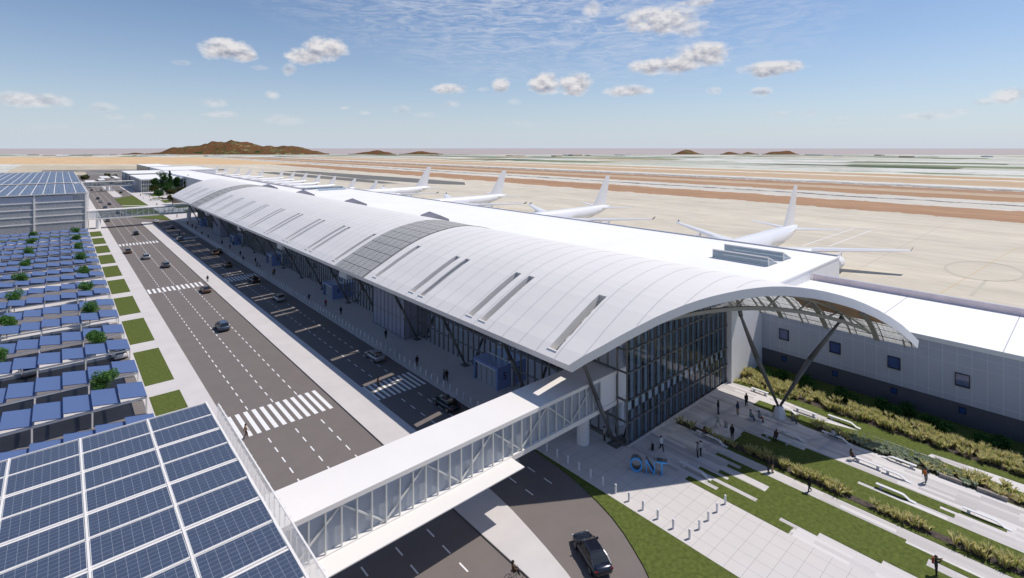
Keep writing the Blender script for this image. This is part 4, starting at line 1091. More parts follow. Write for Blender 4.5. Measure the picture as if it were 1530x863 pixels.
for i, (x_, y_, h, lab) in enumerate(OT):
    tree('olive_tree', lab, 'tree', (x_, y_, 0), 1500, h * .52, h * .24, h * .68, .34, LEAFO if i % 3 else LEAFD, 60 + i, h * .5, .22, 'broad dark trees on the far forecourt')
for i, (x_, y_) in enumerate([(20, 745), (24, 760), (44, 790), (49, 770)]):
    tree('far_bush', 'small olive bush %s along the road beyond the last footbridge' % ORD[i], 'bush', (x_, y_, -.1), 500, 4, 2, 3, .6, LEAFO, 80 + i, 2, .2, 'bushes beyond the last footbridge')

# ------------------------------------------------------------------ distant terminal and neighbours
T2G = glass('distant_glass', (0.7, 0.8, 0.85), 0.35, 0.05, (0.30, 0.37, 0.40), 0.55)
t2 = thing('distant_terminal', 'distant glass fronted terminal hall with flat white roof behind the evergreens', 'terminal', (80, 560, 0))
b = MB(); b.box(50.5, 78.9, 511, 599, 0, 9.2); b.build('glass_hall', T2G, t2)
b = MB(); b.box(49.6, 79.2, 510, 600, 9.8, 10.8); b.build('roof', ROOFW, t2)
b = MB()
for i in range(20): b.box(50.2 + 1.5 * i, 50.35 + 1.5 * i, 510.3, 510.6, 0, 9.8)
for z_ in (3.2, 6.4, 9.2): b.box(50.2, 79, 510.4, 510.7, z_, z_ + .25)
for i in range(30): b.box(50.1, 50.3, 512 + 3 * i, 512.2 + 3 * i, 0, 9.8)
b.build('facade_frame', WHITE, t2)
b = MB(); b.box(53, 78.8, 512, 598, 0.0, 9.0); b.build('hall_interior', mat('hall_interior', (0.2, 0.22, 0.23), .8), t2)
lb = thing('louvred_building', 'distant office block with dark louvred side and flat white roof left of the glass terminal', 'office', (66, 640, 0))
b = MB(); b.box(49.8, 82, 602, 676, 0, 11.4); b.build('wall', WALLD, lb)
b = MB(); b.box(49.2, 82.6, 601, 677, 11.401, 11.9); b.build('roof', ROOFW, lb)
b = MB()
for z_ in (1.5, 3.4, 5.3, 7.2, 9.1, 10.8): b.box(49.5, 49.79, 603, 675, z_, z_ + .5)
for yy in (603, 640, 652): b.box(49.3, 49.78, yy, yy + 5, 0, 11.4)
b.build('louvre', WALLG, lb)
wb = thing('white_hangar', 'long low white building reaching behind the far trees', 'building', (90, 600, 0))
b = MB(); b.box(82.7, 130, 642, 760, 0, 12.3); b.build('wall', WHITE2, wb)
b = MB(); b.box(82.6, 130.2, 641.8, 760, 12.301, 12.8); b.build('roof', ROOFW, wb)
pb = thing('roof_plant_building', 'dark glazed block rising behind the distant white roofs', 'building', (78, 820, 0))
b = MB(); b.box(83, 108, 770, 900, 0, 12.6); b.build('wall', mat('navy_glazing', (0.05, 0.07, 0.10), .3), pb)
b = MB(); b.box(82.5, 108.5, 769, 901, 12.601, 13.1); b.build('roof', ROOFW, pb)
for i, (x_, y_, w_, l_, h_) in enumerate([(22, 600, 7, 40, 5), (31, 625, 5, 30, 5.5), (44, 640, 4, 60, 6), (38, 700, 8, 50, 4)]):
    c = thing('canopy_shelter', 'white curbside canopy beyond the last footbridge, %s from it' % ORD[i], 'canopy', (x_, y_, 0), 0, 'white canopies beyond the last footbridge')
    b = MB(); b.box(-w_ / 2, w_ / 2, 0, l_, h_ - .5, h_); b.build('roof', WHITE, c, local=True)
    b = MB()
    for k in range(5): b.box(-.2, .2, 1 + k * (l_ - 2) / 4, 1.4 + k * (l_ - 2) / 4, 0, h_ - .5)
    b.build('post', WHITE, c, local=True)
# low sheds in the far fields
rs = random.Random(5)
SH = [mat('shed_roof_pale', (.62, .62, .60), .8), mat('shed_roof_tan', (.50, .42, .33), .8)]
for i in range(30):
    f_ = 2100 + rs.random() * 650; r_ = -f_ * .98 + rs.random() * f_ * .42 if i < 16 else f_ * (-.1 + rs.random() * 1.0)
    if i >= 16: f_ = 1900 + rs.random() * 850; r_ = f_ * (-.2 + rs.random() * 1.15)
    p = fr(f_, r_); b = MB(); w_, l_ = 14 + rs.random() * 40, 20 + rs.random() * 60; h_ = 2.5 + rs.random() * 2.5
    b.rings([[(-w_ / 2, -l_ / 2 + k * l_, 0), (w_ / 2, -l_ / 2 + k * l_, 0), (w_ / 2, -l_ / 2 + k * l_, h_), (0, -l_ / 2 + k * l_, h_ * 1.25), (-w_ / 2, -l_ / 2 + k * l_, h_)] for k in (0, 1)])
    o = b.build('distant_shed', SH[i % 2], None); o.location = (p[0], p[1], -.3); o.rotation_euler = (0, 0, rs.choice([0, R(90)]))
    tag(o, 'tiny low pitched-roof shed scattered in the far fields near the horizon', 'shed', 'sheds in the far fields')

# hills on the skyline
m = bpy.data.materials.new('scrub_hill'); m.use_nodes = True; t = m.node_tree; bs = t.nodes['Principled BSDF']; bs.inputs['Roughness'].default_value = .95; bs.inputs['Specular IOR Level'].default_value = .05
co = N(t, 'ShaderNodeNewGeometry'); n1 = noise_of(t, co.outputs['Position'], .012, 8, .8, (1, 1, 2.5)); n2 = noise_of(t, co.outputs['Position'], .03, 6, .8)
cr = N(t, 'ShaderNodeValToRGB'); e = cr.color_ramp.elements; e[0].position = .41; e[0].color = (.02, .035, .012, 1); e[1].position = .60; e[1].color = (.34, .24, .11, 1)
for ps, cc_ in ((.45, (.05, .085, .03)), (.485, (.26, .085, .04)), (.515, (.07, .035, .018)), (.55, (.10, .11, .045))):
    q = e.new(ps); q.color = (*cc_, 1)
t.links.new(MATH(t, 'ADD', MATH(t, 'MULTIPLY', n1, .62), MATH(t, 'MULTIPLY', n2, .38)), cr.inputs[0]); t.links.new(cr.outputs[0], bs.inputs['Base Color'])
from mathutils import noise as mn
def hill(name, u0, u1, prof, dist, depth, seed):
    b = MB(); nx, ny = 90, 26; x0, x1 = (u0 - 765) / 765 * dist, (u1 - 765) / 765 * dist
    def hh(s_):
        for (a, ha), (c, hc) in zip(prof, prof[1:]):
            if s_ <= c: q = (s_ - a) / (c - a); q = q * q * (3 - 2 * q); return ha + (hc - ha) * q
        return prof[-1][1]
    pts = []
    for j in range(ny + 1):
        row = []
        for i in range(nx + 1):
            s_ = i / nx; q = j / ny
            base = hh(s_) * math.sin(math.pi * q) ** .8
            f_ = dist + depth * q; r_ = (x0 + (x1 - x0) * s_) * f_ / dist
            nn_ = mn.fractal(Vector((r_ * .012, f_ * .012, seed)), 0.8, 2.1, 6)
            h = base * (1 + .20 * nn_) + base * .0 - .8 if base > 0 else -.8
            p = fr(f_, r_); row.append((p[0], p[1], h))
        pts.append(row)
    i0 = 0
    for row in pts: b.v += row
    for j in range(ny):
        for i in range(nx):
            a = j * (nx + 1) + i; b.f.append((a, a + 1, a + nx + 2, a + nx + 1)); b.m.append(0)
    o = b.build(name, m, None, smooth=True); struct(o)
hill('hills', 218, 492, [(0, 0), (.06, 8), (.16, 38), (.28, 52), (.40, 74), (.46, 82), (.55, 70), (.64, 50), (.70, 44), (.76, 52), (.84, 40), (.92, 18), (1, 0)], 2860, 700, 1.7)
hill('hills', 182, 225, [(0, 0), (.5, 9), (1, 0)], 2900, 300, 2)
hill('hills', 520, 592, [(0, 0), (.4, 13), (.6, 22), (.8, 14), (1, 0)], 2860, 400, 3.3)
hill('hills', 596, 662, [(0, 0), (.5, 17), (.8, 8), (1, 0)], 2860, 400, 4.3)
hill('hills', 1003, 1052, [(0, 0), (.45, 26), (1, 0)], 2860, 400, 5.1)
hill('hills', 1076, 1110, [(0, 0), (.4, 15), (1, 0)], 2860, 400, 6.7)
hill('hills', 1106, 1134, [(0, 0), (.4, 13), (1, 0)], 2860, 400, 7.7)
hill('hills', 1138, 1194, [(0, 0), (.3, 15), (.7, 19), (1, 0)], 2860, 400, 8.9)

# ------------------------------------------------------------------ airliners
def airliner(name, label, L, loc, group, half, rz=0.0):
    """nose at local x=0, tail at x=L"""
    k = L / 67.0; t = thing(name, label, 'airplane', loc, rz, group)
    zc = 5.7 * k; rf = 3.0 * k
    b = MB(); rs_ = []
    for fx, fr_, dz in [(0, .05, -.35), (.008, .25, -.30), (.02, .48, -.2), (.045, .75, -.1), (.08, .95, 0), (.13, 1, 0), (.68, 1, 0), (.78, .88, .12), (.86, .68, .30), (.92, .48, .46), (.97, .28, .60), (1.0, .12, .68)]:
        rs_.append([(fx * L, math.cos(a) * rf * fr_, zc + dz * rf + math.sin(a) * rf * fr_) for a in [2 * math.pi * i / 20 for i in range(20)]])
    b.rings(rs_); b.build('fuselage', PLANEW, t, smooth=True, local=True)
    def foil(p0, c0, p1, c1, th0, th1, vertical=False):
        bb = MB(); rr_ = []
        for p, c, th in ((p0, c0, th0), (p1, c1, th1)):
            ring = []
            for fx, fz in [(0, 0), (.12, .5), (.4, .6), (.75, .25), (1, 0), (.75, -.15), (.4, -.35), (.12, -.35)]:
                if vertical: ring.append((p[0] + fx * c, p[1] + fz * th, p[2]))
                else: ring.append((p[0] + fx * c, p[1], p[2] + fz * th))
            rr_.append(ring)
        bb.rings(rr_); return bb
    for s_ in (-1, 1):
        bb = foil((.33 * L, s_ * rf * .5, zc - rf * .45), .20 * L, (.50 * L, s_ * half * .42, zc - rf * .15), .105 * L, 1.9 * k, 1.0 * k)
        b2 = foil((.50 * L, s_ * half * .42, zc - rf * .15), .105 * L, (.69 * L, s_ * half, zc + rf * .35), .042 * L, 1.3 * k, .5 * k)
        n0 = len(bb.v); bb.v += b2.v; bb.f += [tuple(i + n0 for i in f_) for f_ in b2.f]; bb.m += b2.m
        w_ = bb.build('wing', PLANEW, t, local=True)
        b3 = foil((.70 * L, s_ * half, zc + rf * .35), .03 * L, (.725 * L, s_ * (half + .3 * k), zc + rf * .68), .012 * L, .25 * k, .1 * k); b3.build('winglet', PLANEG, w_, local=True)
        b4 = foil((.88 * L, s_ * rf * .2, zc + rf * .5), .085 * L, (.955 * L, s_ * 15.5 * k, zc + rf * .85), .03 * L, .9 * k, .25 * k); b4.build('stabilizer', PLANEW, t, local=True)
        b5 = MB(); ey = s_ * half * .60; ex = .47 * L; ez = zc - rf * .95
        b5.rings([[(ex + fx * k, ey + math.cos(a) * r_ * k, ez + math.sin(a) * r_ * k) for a in [2 * math.pi * i / 16 for i in range(16)]] for fx, r_ in [(0, 1.45), (.3, 1.75), (2.5, 1.85), (5, 1.5), (6.5, 1.0), (7.6, .4)]])
        b5.bar((ex + 1.5 * k, ey, ez + 1.4 * k), (ex + 6.5 * k, ey, zc - rf * .2), .35 * k, 1.2 * k)
        eo = b5.build('engine', PLANEW, t, smooth=False, local=True)
        b6 = MB(); b6.tube((ex - .01, ey, ez), (ex + .1, ey, ez), 1.25 * k, 1.25 * k, 14); b6.build('fan', PLANEG, eo, local=True)
        b7 = MB(); b7.bar((.52 * L, s_ * 2.8 * k, 1 * k), (.52 * L, s_ * 2.8 * k, zc - rf * .5), .4 * k, .4 * k); b7.tube((.52 * L, s_ * 2.2 * k, .75 * k), (.52 * L, s_ * 3.4 * k, .75 * k), .75 * k, .75 * k, 12); b7.build('landing_gear', PLANEG, t, local=True)
    bb = foil((.80 * L, 0, zc + rf * .75), .15 * L, (.955 * L, 0, 22.7 * k if L > 50 else 12.2), .048 * L, 1.0 * k, .35 * k, True); bb.build('tail_fin', PLANEW, t, local=True)
    b8 = MB(); b8.bar((.09 * L, 0, .6 * k), (.09 * L, 0, zc - rf * .8), .3 * k, .3 * k); b8.tube((.09 * L, -.4 * k, .5 * k), (.09 * L, .4 * k, .5 * k), .5 * k, .5 * k, 10); b8.build('landing_gear', PLANEG, t, local=True)
    return t
big = airliner('large_airliner', 'nearest large white airliner, tail towards the apron, behind the flat roof corner', 67, (136.5, 71.5, -.3), 'large white airliners parked behind the concourse', 37.2)
for i, y_ in enumerate((158.0, 236.5, 321.0)):
    dup(big, (137.5, y_, -.3), 0, '%s nearest large white airliner along the concourse, tail pointing to the runway' % ORD[i + 1])
sm = airliner('small_airliner', 'first small white airliner in the far row, nearest to the large ones', 39, (139.5, 353, -.3), 'small white airliners in the far row', 18)
for i, (x_, y_) in enumerate([(139, 389), (141, 433), (141, 468), (142, 504), (142, 539), (142, 574), (134, 616), (127, 639), (124, 676), (123, 729), (122, 775), (112, 813)]):
    dup(sm, (x_, y_, -.3), 0, '%s small white airliner in the far row counted from the large ones' % ORD[i + 1])
# boarding bridges of the far gates
jb = thing('boarding_bridge', 'white boarding bridge on posts reaching from the far concourse, first from the large airliners', 'jet bridge', (118, 345, -.3), 0, 'boarding bridges of the far gates')
b = MB(); b.box(-13, 16, -1.5, 1.5, 4.2, 7.0); b.tube((18, 0, 3.8), (18, 0, 7.4), 2.6, 2.6, 12); b.build('corridor', WHITE2, jb, local=True)
b = MB(); b.box(5, 6, -1, 1, 0, 4.2); b.box(-3, -2.4, -.6, .6, 0, 4.2); b.tube((5.5, -1.6, .5), (5.5, 1.6, .5), .5, .5, 8); b.build('support', WALLG, jb, local=True)
for i, y_ in enumerate((381, 425, 460, 496, 531, 566, 608, 631)):
    dup(jb, (118, y_, -.3), 0, 'white boarding bridge on posts reaching from the far concourse, %s from the large airliners' % ORD[i + 1])

# ------------------------------------------------------------------ cars
def car_proto(kind, paint):
    t = thing('parked_car' if kind == 'hatch' else 'car', 'x', 'car')
    if kind == 'sedan':
        st_ = [(-2.42, .62, .48, .80), (-2.34, .80, .34, .93), (-2.05, .89, .24, .99), (-1.5, .93, .2, .985), (-.7, .94, .19, .94), (.4, .94, .19, .93), (1.05, .93, .19, .92), (1.6, .91, .2, .86), (2.1, .85, .22, .76), (2.36, .72, .32, .66), (2.44, .55, .42, .56)]
        gb, gt, zt = (-2.0, 1.25), (-1.05, .38), 1.39
    else:
        st_ = [(-2.30, .70, .50, .95), (-2.22, .86, .36, 1.06), (-1.95, .92, .26, 1.08), (-1.4, .94, .22, 1.08), (-.7, .95, .22, 1.06), (.4, .95, .22, 1.05), (1.0, .94, .22, 1.03), (1.6, .92, .24, .98), (2.05, .87, .26, .88), (2.26, .75, .34, .76), (2.33, .58, .44, .62)]
        gb, gt, zt = (-2.18, 1.12), (-1.75, .38), 1.62
    b = MB(); rg = []
    for y_, w, z0, z1 in st_:
        h = z1 - z0
        half = [(0, z0), (w * .80, z0), (w * .97, z0 + .12 * h + .02), (w, z0 + .45 * h), (w * .985, z0 + .72 * h), (w * .90, z0 + .93 * h), (w * .72, z1), (0, z1 + .015)]
        rg.append([(x_, y_, z_) for x_, z_ in half] + [(-x_, y_, z_) for x_, z_ in half[-2:0:-1]])
    b.rings(rg); body = b.build('body', paint, t, smooth=True, local=True)
    zb = st_[5][3] - .03; wb, wt = .81, .62
    b = MB(); P = [(-wb, gb[0]), (wb, gb[0]), (wb, gb[1]), (-wb, gb[1])]; Q = [(-wt, gt[0]), (wt, gt[0]), (wt, gt[1]), (-wt, gt[1])]
    mid = [((p[0] * .42 + q[0] * .58) * 1.05, p[1] * .42 + q[1] * .58) for p, q in zip(P, Q)]
    b.rings([[(x_, y_, zb) for x_, y_ in P], [(x_, y_, zb + (zt - zb) * .6) for x_, y_ in mid], [(x_, y_, zt) for x_, y_ in Q]]); b.build('windows', CARGLASS, t, local=True)
    b = MB(); b.rings([[(x_ * 1.0, y_ * 1.0 if abs(y_) < .5 else y_, zt - .01) for x_, y_ in Q], [(x_ * .98, y_, zt + .03) for x_, y_ in Q], [(x_ * .8, y_ * .9, zt + .055) for x_, y_ in Q]])
    for (p, m_, q) in zip(P, mid, Q): b.bar((p[0], p[1], zb), (m_[0] * 1.01, m_[1], zb + (zt - zb) * .6), .07, .07); b.bar((m_[0] * 1.01, m_[1], zb + (zt - zb) * .6), (q[0], q[1], zt), .07, .07)
    for s_ in (-1, 1): b.bar((s_ * wb * .99, -.35, zb), (s_ * mid[0][0] * -1.01, -.35, zb + (zt - zb) * .6), .06, .05); b.bar((s_ * abs(mid[0][0]) * 1.01, -.35, zb + (zt - zb) * .6), (s_ * wt, -.35, zt), .06, .05)
    b.build('roof', paint, t, local=True)
    first = None
    for sx in (-1, 1):
        for y_ in (-1.48, 1.42):
            if first is None:
                b = MB(); b.tube((-.12, 0, 0), (.12, 0, 0), .34, .34, 18); o = b.build('wheel', TYRE, t, local=True)
                b = MB(); b.tube((-.128, 0, 0), (.128, 0, 0), .23, .23, 14); b.build('rim', RIM, o, local=True); first = o
            else:
                o = first.copy(); COL.objects.link(o); o.parent = t; c = first.children[0].copy(); COL.objects.link(c); c.parent = o
            o.location = (sx * .84, y_, .34)
        ye = st_[-2][0]; b = MB(); b.box(sx * .62 - .15, sx * .62 + .15, ye - .10, ye + .035, st_[-2][3] - .17, st_[-2][3] - .04); b.build('headlight', LAMPW, t, local=True)
        ye = st_[1][0]; b = MB(); b.box(sx * .66 - .17, sx * .66 + .17, ye - .045, ye + .05, st_[1][3] - .20, st_[1][3] - .07); b.build('tail_light', LAMPR, t, local=True)
        b = MB(); b.box(sx * 1.0 - .10, sx * 1.0 + .10, .78, .92, zb - .02, zb + .13); b.build('wing_mirror', paint, t, local=True)
    return t
PAINTC = {'dark navy': mat('car_paint_navy', (.012, .016, .032), .22, .3, coat=.8), 'silver': mat('car_paint_silver', (.36, .37, .39), .3, .5, coat=.6), 'grey': mat('car_paint_grey', (.11, .11, .12), .3, .4, coat=.6), 'black': mat('car_paint_black', (.012, .012, .013), .25, coat=.7), 'bronze': mat('car_paint_bronze', (.15, .085, .055), .3, .4, coat=.6), 'white': mat('car_paint_white', (.68, .68, .69), .3, coat=.5), 'steel blue': mat('car_paint_blue', (.08, .11, .16), .3, .4, coat=.6)}
protos = {}
def car(kind, colr, x_, y_, rz, label, group, z_=-.11):
    key = (kind, colr)
    if key not in protos:
        t = car_proto(kind, PAINTC[colr]); protos[key] = t; t.location = (x_, y_, z_); t.rotation_euler = (0, 0, rz)
    else: t = dup(protos[key], (x_, y_, z_), rz)
    t['label'] = label; t['category'] = 'car'
    if group: t['group'] = group
    elif 'group' in t: del t['group']
    return t
LG = 'cars on the wide road'; RG = 'cars on the shaded curb road'
car('sedan', 'dark navy', 35.1, 29.1, R(-23.4), 'glossy dark navy sedan in the foreground on the bending road, seen from behind', None)
for colr, kind, x_, y_, lab in [
    ('steel blue', 'suv', 24.4, 114.8, 'steel blue car alone between the two nearest crosswalks of the wide road'), ('bronze', 'sedan', 27.6, 147.5, 'bronze car just before the second crosswalk, near the median'),
    ('grey', 'suv', 24.3, 186.2, 'grey car right of the middle trio beyond the second crosswalk'), ('silver', 'suv', 21.3, 204.4, 'silver car in the middle of the trio beyond the second crosswalk'), ('bronze', 'suv', 17.8, 219.8, 'bronze car hugging the left edge of the wide road'),
    ('black', 'suv', 24.0, 263.6, 'black car just before the middle footbridge shadow'), ('grey', 'sedan', 17.9, 320.5, 'grey car at the left kerb right under the middle footbridge'), ('black', 'sedan', 24.3, 355, 'black car seen through the middle footbridge glass'),
    ('silver', 'sedan', 27.9, 348, 'silver car seen through the middle footbridge glass'), ('steel blue', 'sedan', 20.7, 392, 'blue grey car first beyond the middle footbridge'), ('grey', 'suv', 24.0, 413, 'grey car second beyond the middle footbridge, near the lawn'), ('silver', 'sedan', 20.8, 435, 'silver car third beyond the middle footbridge'),
    ('dark navy', 'suv', 20.5, 464, 'dark car fourth beyond the middle footbridge'), ('grey', 'sedan', 20.8, 562, 'small grey car beyond the last footbridge'), ('silver', 'suv', 27.0, 556, 'small silver car beside the far median beyond the last footbridge'), ('black', 'suv', 37, 514, 'dark car on the far right lanes before the last footbridge'), ('silver', 'sedan', 38.8, 530, 'silver car on the far right lanes next to the dark one')]:
    car(kind, colr, x_, y_, 0, lab, LG)
for colr, kind, x_, y_, lab in [
    ('dark navy', 'sedan', 40.5, 59.6, 'dark sedan half hidden behind the near footbridge roof'), ('silver', 'sedan', 40.6, 81.4, 'silver sedan on the shaded curb road before the nearest crosswalk'), ('silver', 'suv', 39.1, 127.6, 'silver estate car on the shaded curb road near the second crosswalk'),
    ('black', 'suv', 39.4, 149.4, 'black car just past the second shaded crosswalk'), ('bronze', 'sedan', 38.5, 174.8, 'bronze dark car between the second and third shaded crosswalks'), ('bronze', 'suv', 39.5, 197, 'bronze car beside a black one at the kerb'), ('black', 'sedan', 41.3, 199.8, 'black car beside a bronze one at the kerb'),
    ('grey', 'suv', 35.2, 235.4, 'grey car in front of the third shaded crosswalk'), ('black', 'sedan', 37.8, 273, 'black car in the far shade of the curb road'), ('white', 'sedan', 35.4, 301.5, 'white car turning past the tip of the median')]:
    car(kind, colr, x_, y_, 0, lab, RG)
car('suv', 'white', 7.65, 111.2, R(8), 'white car parked under the carports beside the lawn', 'cars parked among the carports', -.02)
car('suv', 'silver', -3.7, 112.2, R(8), 'silver car parked under the carports near the left border', 'cars parked among the carports', -.02)

# ------------------------------------------------------------------ people
def person_mesh(name, pose):
    J = {}; E = []
    J['pel'] = Vector((0, 0, .96)); J['che'] = Vector((0, .0, 1.30)); J['nk'] = Vector((0, .0, 1.47)); J['hb'] = Vector((0, .015, 1.58)); J['ht'] = Vector((0, .02, 1.70))
    lean = 0
    if pose == 'sit':
        for q in J: J[q] = J[q] + Vector((0, -.02, -.46))
        legs = {s: (Vector((s * .10, 0, .50)), Vector((s * .12, .43, .50)), Vector((s * .13, .46, .09))) for s in (-1, 1)}
    elif pose == 'walk':
        legs = {-1: (Vector((-.095, 0, .93)), Vector((-.10, .20, .51)), Vector((-.10, .26, .08))), 1: (Vector((.095, 0, .93)), Vector((.10, .03, .50)), Vector((.10, -.33, .13)))}
    else:
        legs = {s: (Vector((s * .095, 0, .93)), Vector((s * .11, .02, .50)), Vector((s * .12, 0, .08))) for s in (-1, 1)}
    dz = -.46 if pose == 'sit' else 0
    sh = {s: Vector((s * .185, 0, 1.42 + dz)) for s in (-1, 1)}
    if pose == 'walk': arms = {-1: (Vector((-.24, -.10, 1.15)), Vector((-.23, -.16, .90))), 1: (Vector((.24, .10, 1.16)), Vector((.22, .28, .97)))}
    elif pose == 'sit': arms = {s: (Vector((s * .24, .06, .70)), Vector((s * .12, .28, .62))) for s in (-1, 1)}
    elif pose == 'photo': arms = {s: (Vector((s * .22, .20, 1.40)), Vector((s * .09, .34, 1.60))) for s in (-1, 1)}
    elif pose == 'point': arms = {-1: (Vector((-.24, 0, 1.14)), Vector((-.22, .10, .90))), 1: (Vector((.40, .10, 1.34)), Vector((.66, .16, 1.36)))}
    else: arms = {s: (Vector((s * .245, -.02, 1.14)), Vector((s * .23, .06, .88))) for s in (-1, 1)}
    V = []; Rr = []; Ed = []; SEG = []
    def add(p, r_): V.append(tuple(p)); Rr.append(r_ if isinstance(r_, tuple) else (r_, r_)); return len(V) - 1
    pel = add(J['pel'], (.19, .14)); wa = add((J['pel'] + J['che']) / 2, (.175, .135)); che = add(J['che'], (.205, .15)); nk = add(J['nk'], .065); hb = add(J['hb'], (.095, .105)); ht = add(J['ht'], (.10, .115))
    Ed += [(pel, wa), (wa, che), (che, nk), (nk, hb), (hb, ht)]
    SEG += [(V[pel], V[che], .16, 0), (V[che], V[nk], .14, 0), (V[nk], V[ht], .09, 2)]
    for s in (-1, 1):
        a = add(sh[s], .088); e_ = add(arms[s][0], .064); h_ = add(arms[s][1], .040); d = (arms[s][1] - arms[s][0]).normalized(); p_ = add(arms[s][1] + d * .07, .036)
        Ed += [(che, a), (a, e_), (e_, h_), (h_, p_)]
        SEG += [(V[che], V[a], .07, 0), (V[a], V[e_], .055, 0), (V[e_], V[h_], .04, 0), (V[h_], V[p_], .04, 2)]
        hp, kn, an = legs[s]; hi = add(hp, .125); k_ = add(kn, .085); an_ = add(an, .060); to = add(an + Vector((0, .17, -.045)), (.042, .03))
        Ed += [(pel, hi), (hi, k_), (k_, an_), (an_, to)]
        SEG += [(V[pel], V[hi], .1, 1), (V[hi], V[k_], .08, 1), (V[k_], V[an_], .05, 1), (V[an_], V[to], .04, 3)]
    me = bpy.data.meshes.new('tmp'); me.from_pydata(V, Ed, []); o = bpy.data.objects.new('tmp', me); COL.objects.link(o)
    md = o.modifiers.new('skin', 'SKIN'); md.use_smooth_shade = True
    for i, sv in enumerate(me.skin_vertices[0].data): sv.radius = Rr[i]; sv.use_root = (i == 0)
    o.modifiers.new('sub', 'SUBSURF').levels = 1
    dg = bpy.context.evaluated_depsgraph_get(); res = bpy.data.meshes.new_from_object(o.evaluated_get(dg)); bpy.data.objects.remove(o)
    vs = [v.co.copy() for v in res.vertices]; fs = [tuple(p.vertices) for p in res.polygons]; ms = []
    def segd(p, a, c):
        a = Vector(a); c = Vector(c); ac = c - a; t_ = max(0, min(1, (p - a).dot(ac) / ac.length_squared)); return (p - a - ac * t_).length
    for f_ in fs:
        c = sum((vs[i] for i in f_), Vector()) / len(f_); best = min(SEG, key=lambda q: segd(c, q[0], q[1]) - q[2])
        ms.append(best[3])
    b = MB(); b.v = [tuple(v) for v in vs]; b.f = list(fs); b.m = ms
    # fingers and thumb on each palm, nose and ears on the head
    for s in (-1, 1):
        w = arms[s][1]; d = (arms[s][1] - arms[s][0]).normalized(); side = d.cross(Vector((1, 0, 0))).normalized() if abs(d.x) < .9 else Vector((0, 1, 0))
        base = w + d * .085
        for i, L_ in enumerate((.065, .078, .072, .055)):
            p0 = base + side * (.026 - .0175 * i); p1 = p0 + d * L_ * .55; p2 = p1 + d * L_ * .4 + Vector((-s * .015, 0, 0)); b.tube(p0, p1, .009, .008, 5, 2); b.tube(p1, p2, .008, .006, 5, 2)
        p0 = w + d * .03 + side * .03; p1 = p0 + d * .03 + side * .03; b.tube(p0, p1, .011, .010, 5, 2); b.tube(p1, p1 + d * .03, .010, .007, 5, 2)
    hc = (J['hb'] + J['ht']) / 2 + Vector((0, .02, 0)); b.bar(hc + Vector((0, .085, .01)), hc + Vector((0, .115, -.02)), .022, .03, 2)
    for s in (-1, 1): b.bar(hc + Vector((s * .085, -.01, .015)), hc + Vector((s * .092, -.015, -.02)), .02, .03, 2); b.box(hc.x + s * .032 - .01, hc.x + s * .032 + .01, hc.y + .088, hc.y + .10, hc.z + .012, hc.z + .024, 3)
    b.box(hc.x - .022, hc.x + .022, hc.y + .085, hc.y + .098, hc.z - .048, hc.z - .04, 1)
    me2 = bpy.data.meshes.new(name); me2.from_pydata(b.v, [], b.f)
    for mm in (SKIN, SKIN, SKIN, TYRE): me2.materials.append(mm)
    me2.polygons.foreach_set('material_index', b.m); me2.polygons.foreach_set('use_smooth', [True] * len(b.f)); me2.update()
    # hair cap
    h = MB(); n = 12; rs_ = []
    for k in range(5):
        th = k * math.pi / 2 / 4.2; rs_.append([(hc.x + math.cos(a) * .108 * math.cos(th), hc.y - .035 + math.sin(a) * .118 * math.cos(th) - (.02 if math.sin(a) < 0 else 0), hc.z + .02 + .125 * math.sin(th) - (.07 if (math.sin(a) < -.2 and k == 0) else 0)) for a in [2 * math.pi * i / n for i in range(n)]])
    h.rings(rs_); hm = bpy.data.meshes.new(name + '_hair'); hm.from_pydata(h.v, [], h.f); hm.materials.append(TYRE); hm.polygons.foreach_set('use_smooth', [True] * len(h.f)); hm.update()
    return me2, hm
PM = {p: person_mesh('person_' + p, p) for p in ('stand', 'walk', 'sit', 'photo', 'point')}
CLC = {'black': (.012, .012, .014), 'white': (.62, .62, .64), 'grey': (.20, .20, .21), 'navy': (.03, .045, .09), 'blue': (.05, .10, .25), 'red': (.25, .03, .03), 'brown': (.11, .06, .035), 'pale': (.45, .42, .38), 'green': (.20, .26, .22), 'orange': (.42, .14, .03), 'denim': (.06, .09, .16), 'tan': (.35, .24, .13)}
CL_ = {k: mat('cloth_' + k, v, .85) for k, v in CLC.items()}
HAIRM = [mat('hair_dark', (.015, .011, .009), .6), mat('hair_brown', (.06, .03, .015), .6), mat('hair_fair', (.25, .15, .06), .6)]
def person(x_, y_, face, pose, top, leg, where, hair=0, z_=0.0, group='people around the terminal', label=None):
    me, hm = PM[pose]
    o = bpy.data.objects.new('person', me); COL.objects.link(o); o.location = (x_, y_, z_); o.rotation_euler = (0, 0, R(face))
    for i, mm in enumerate((CL_[top], CL_[leg])): o.material_slots[i].link = 'OBJECT'; o.material_slots[i].material = mm
    h = bpy.data.objects.new('hair', hm); COL.objects.link(h); h.parent = o; h.material_slots[0].link = 'OBJECT'; h.material_slots[0].material = HAIRM[hair]
    ps = {'stand': 'standing', 'walk': 'walking', 'sit': 'sitting', 'photo': 'holding up both hands', 'point': 'pointing'}[pose]
    lb_ = 'person, %s top, %s trousers, %s %s' % (top, leg, ps, where)
    tag(o, label or lb_, 'person', group)
    return o
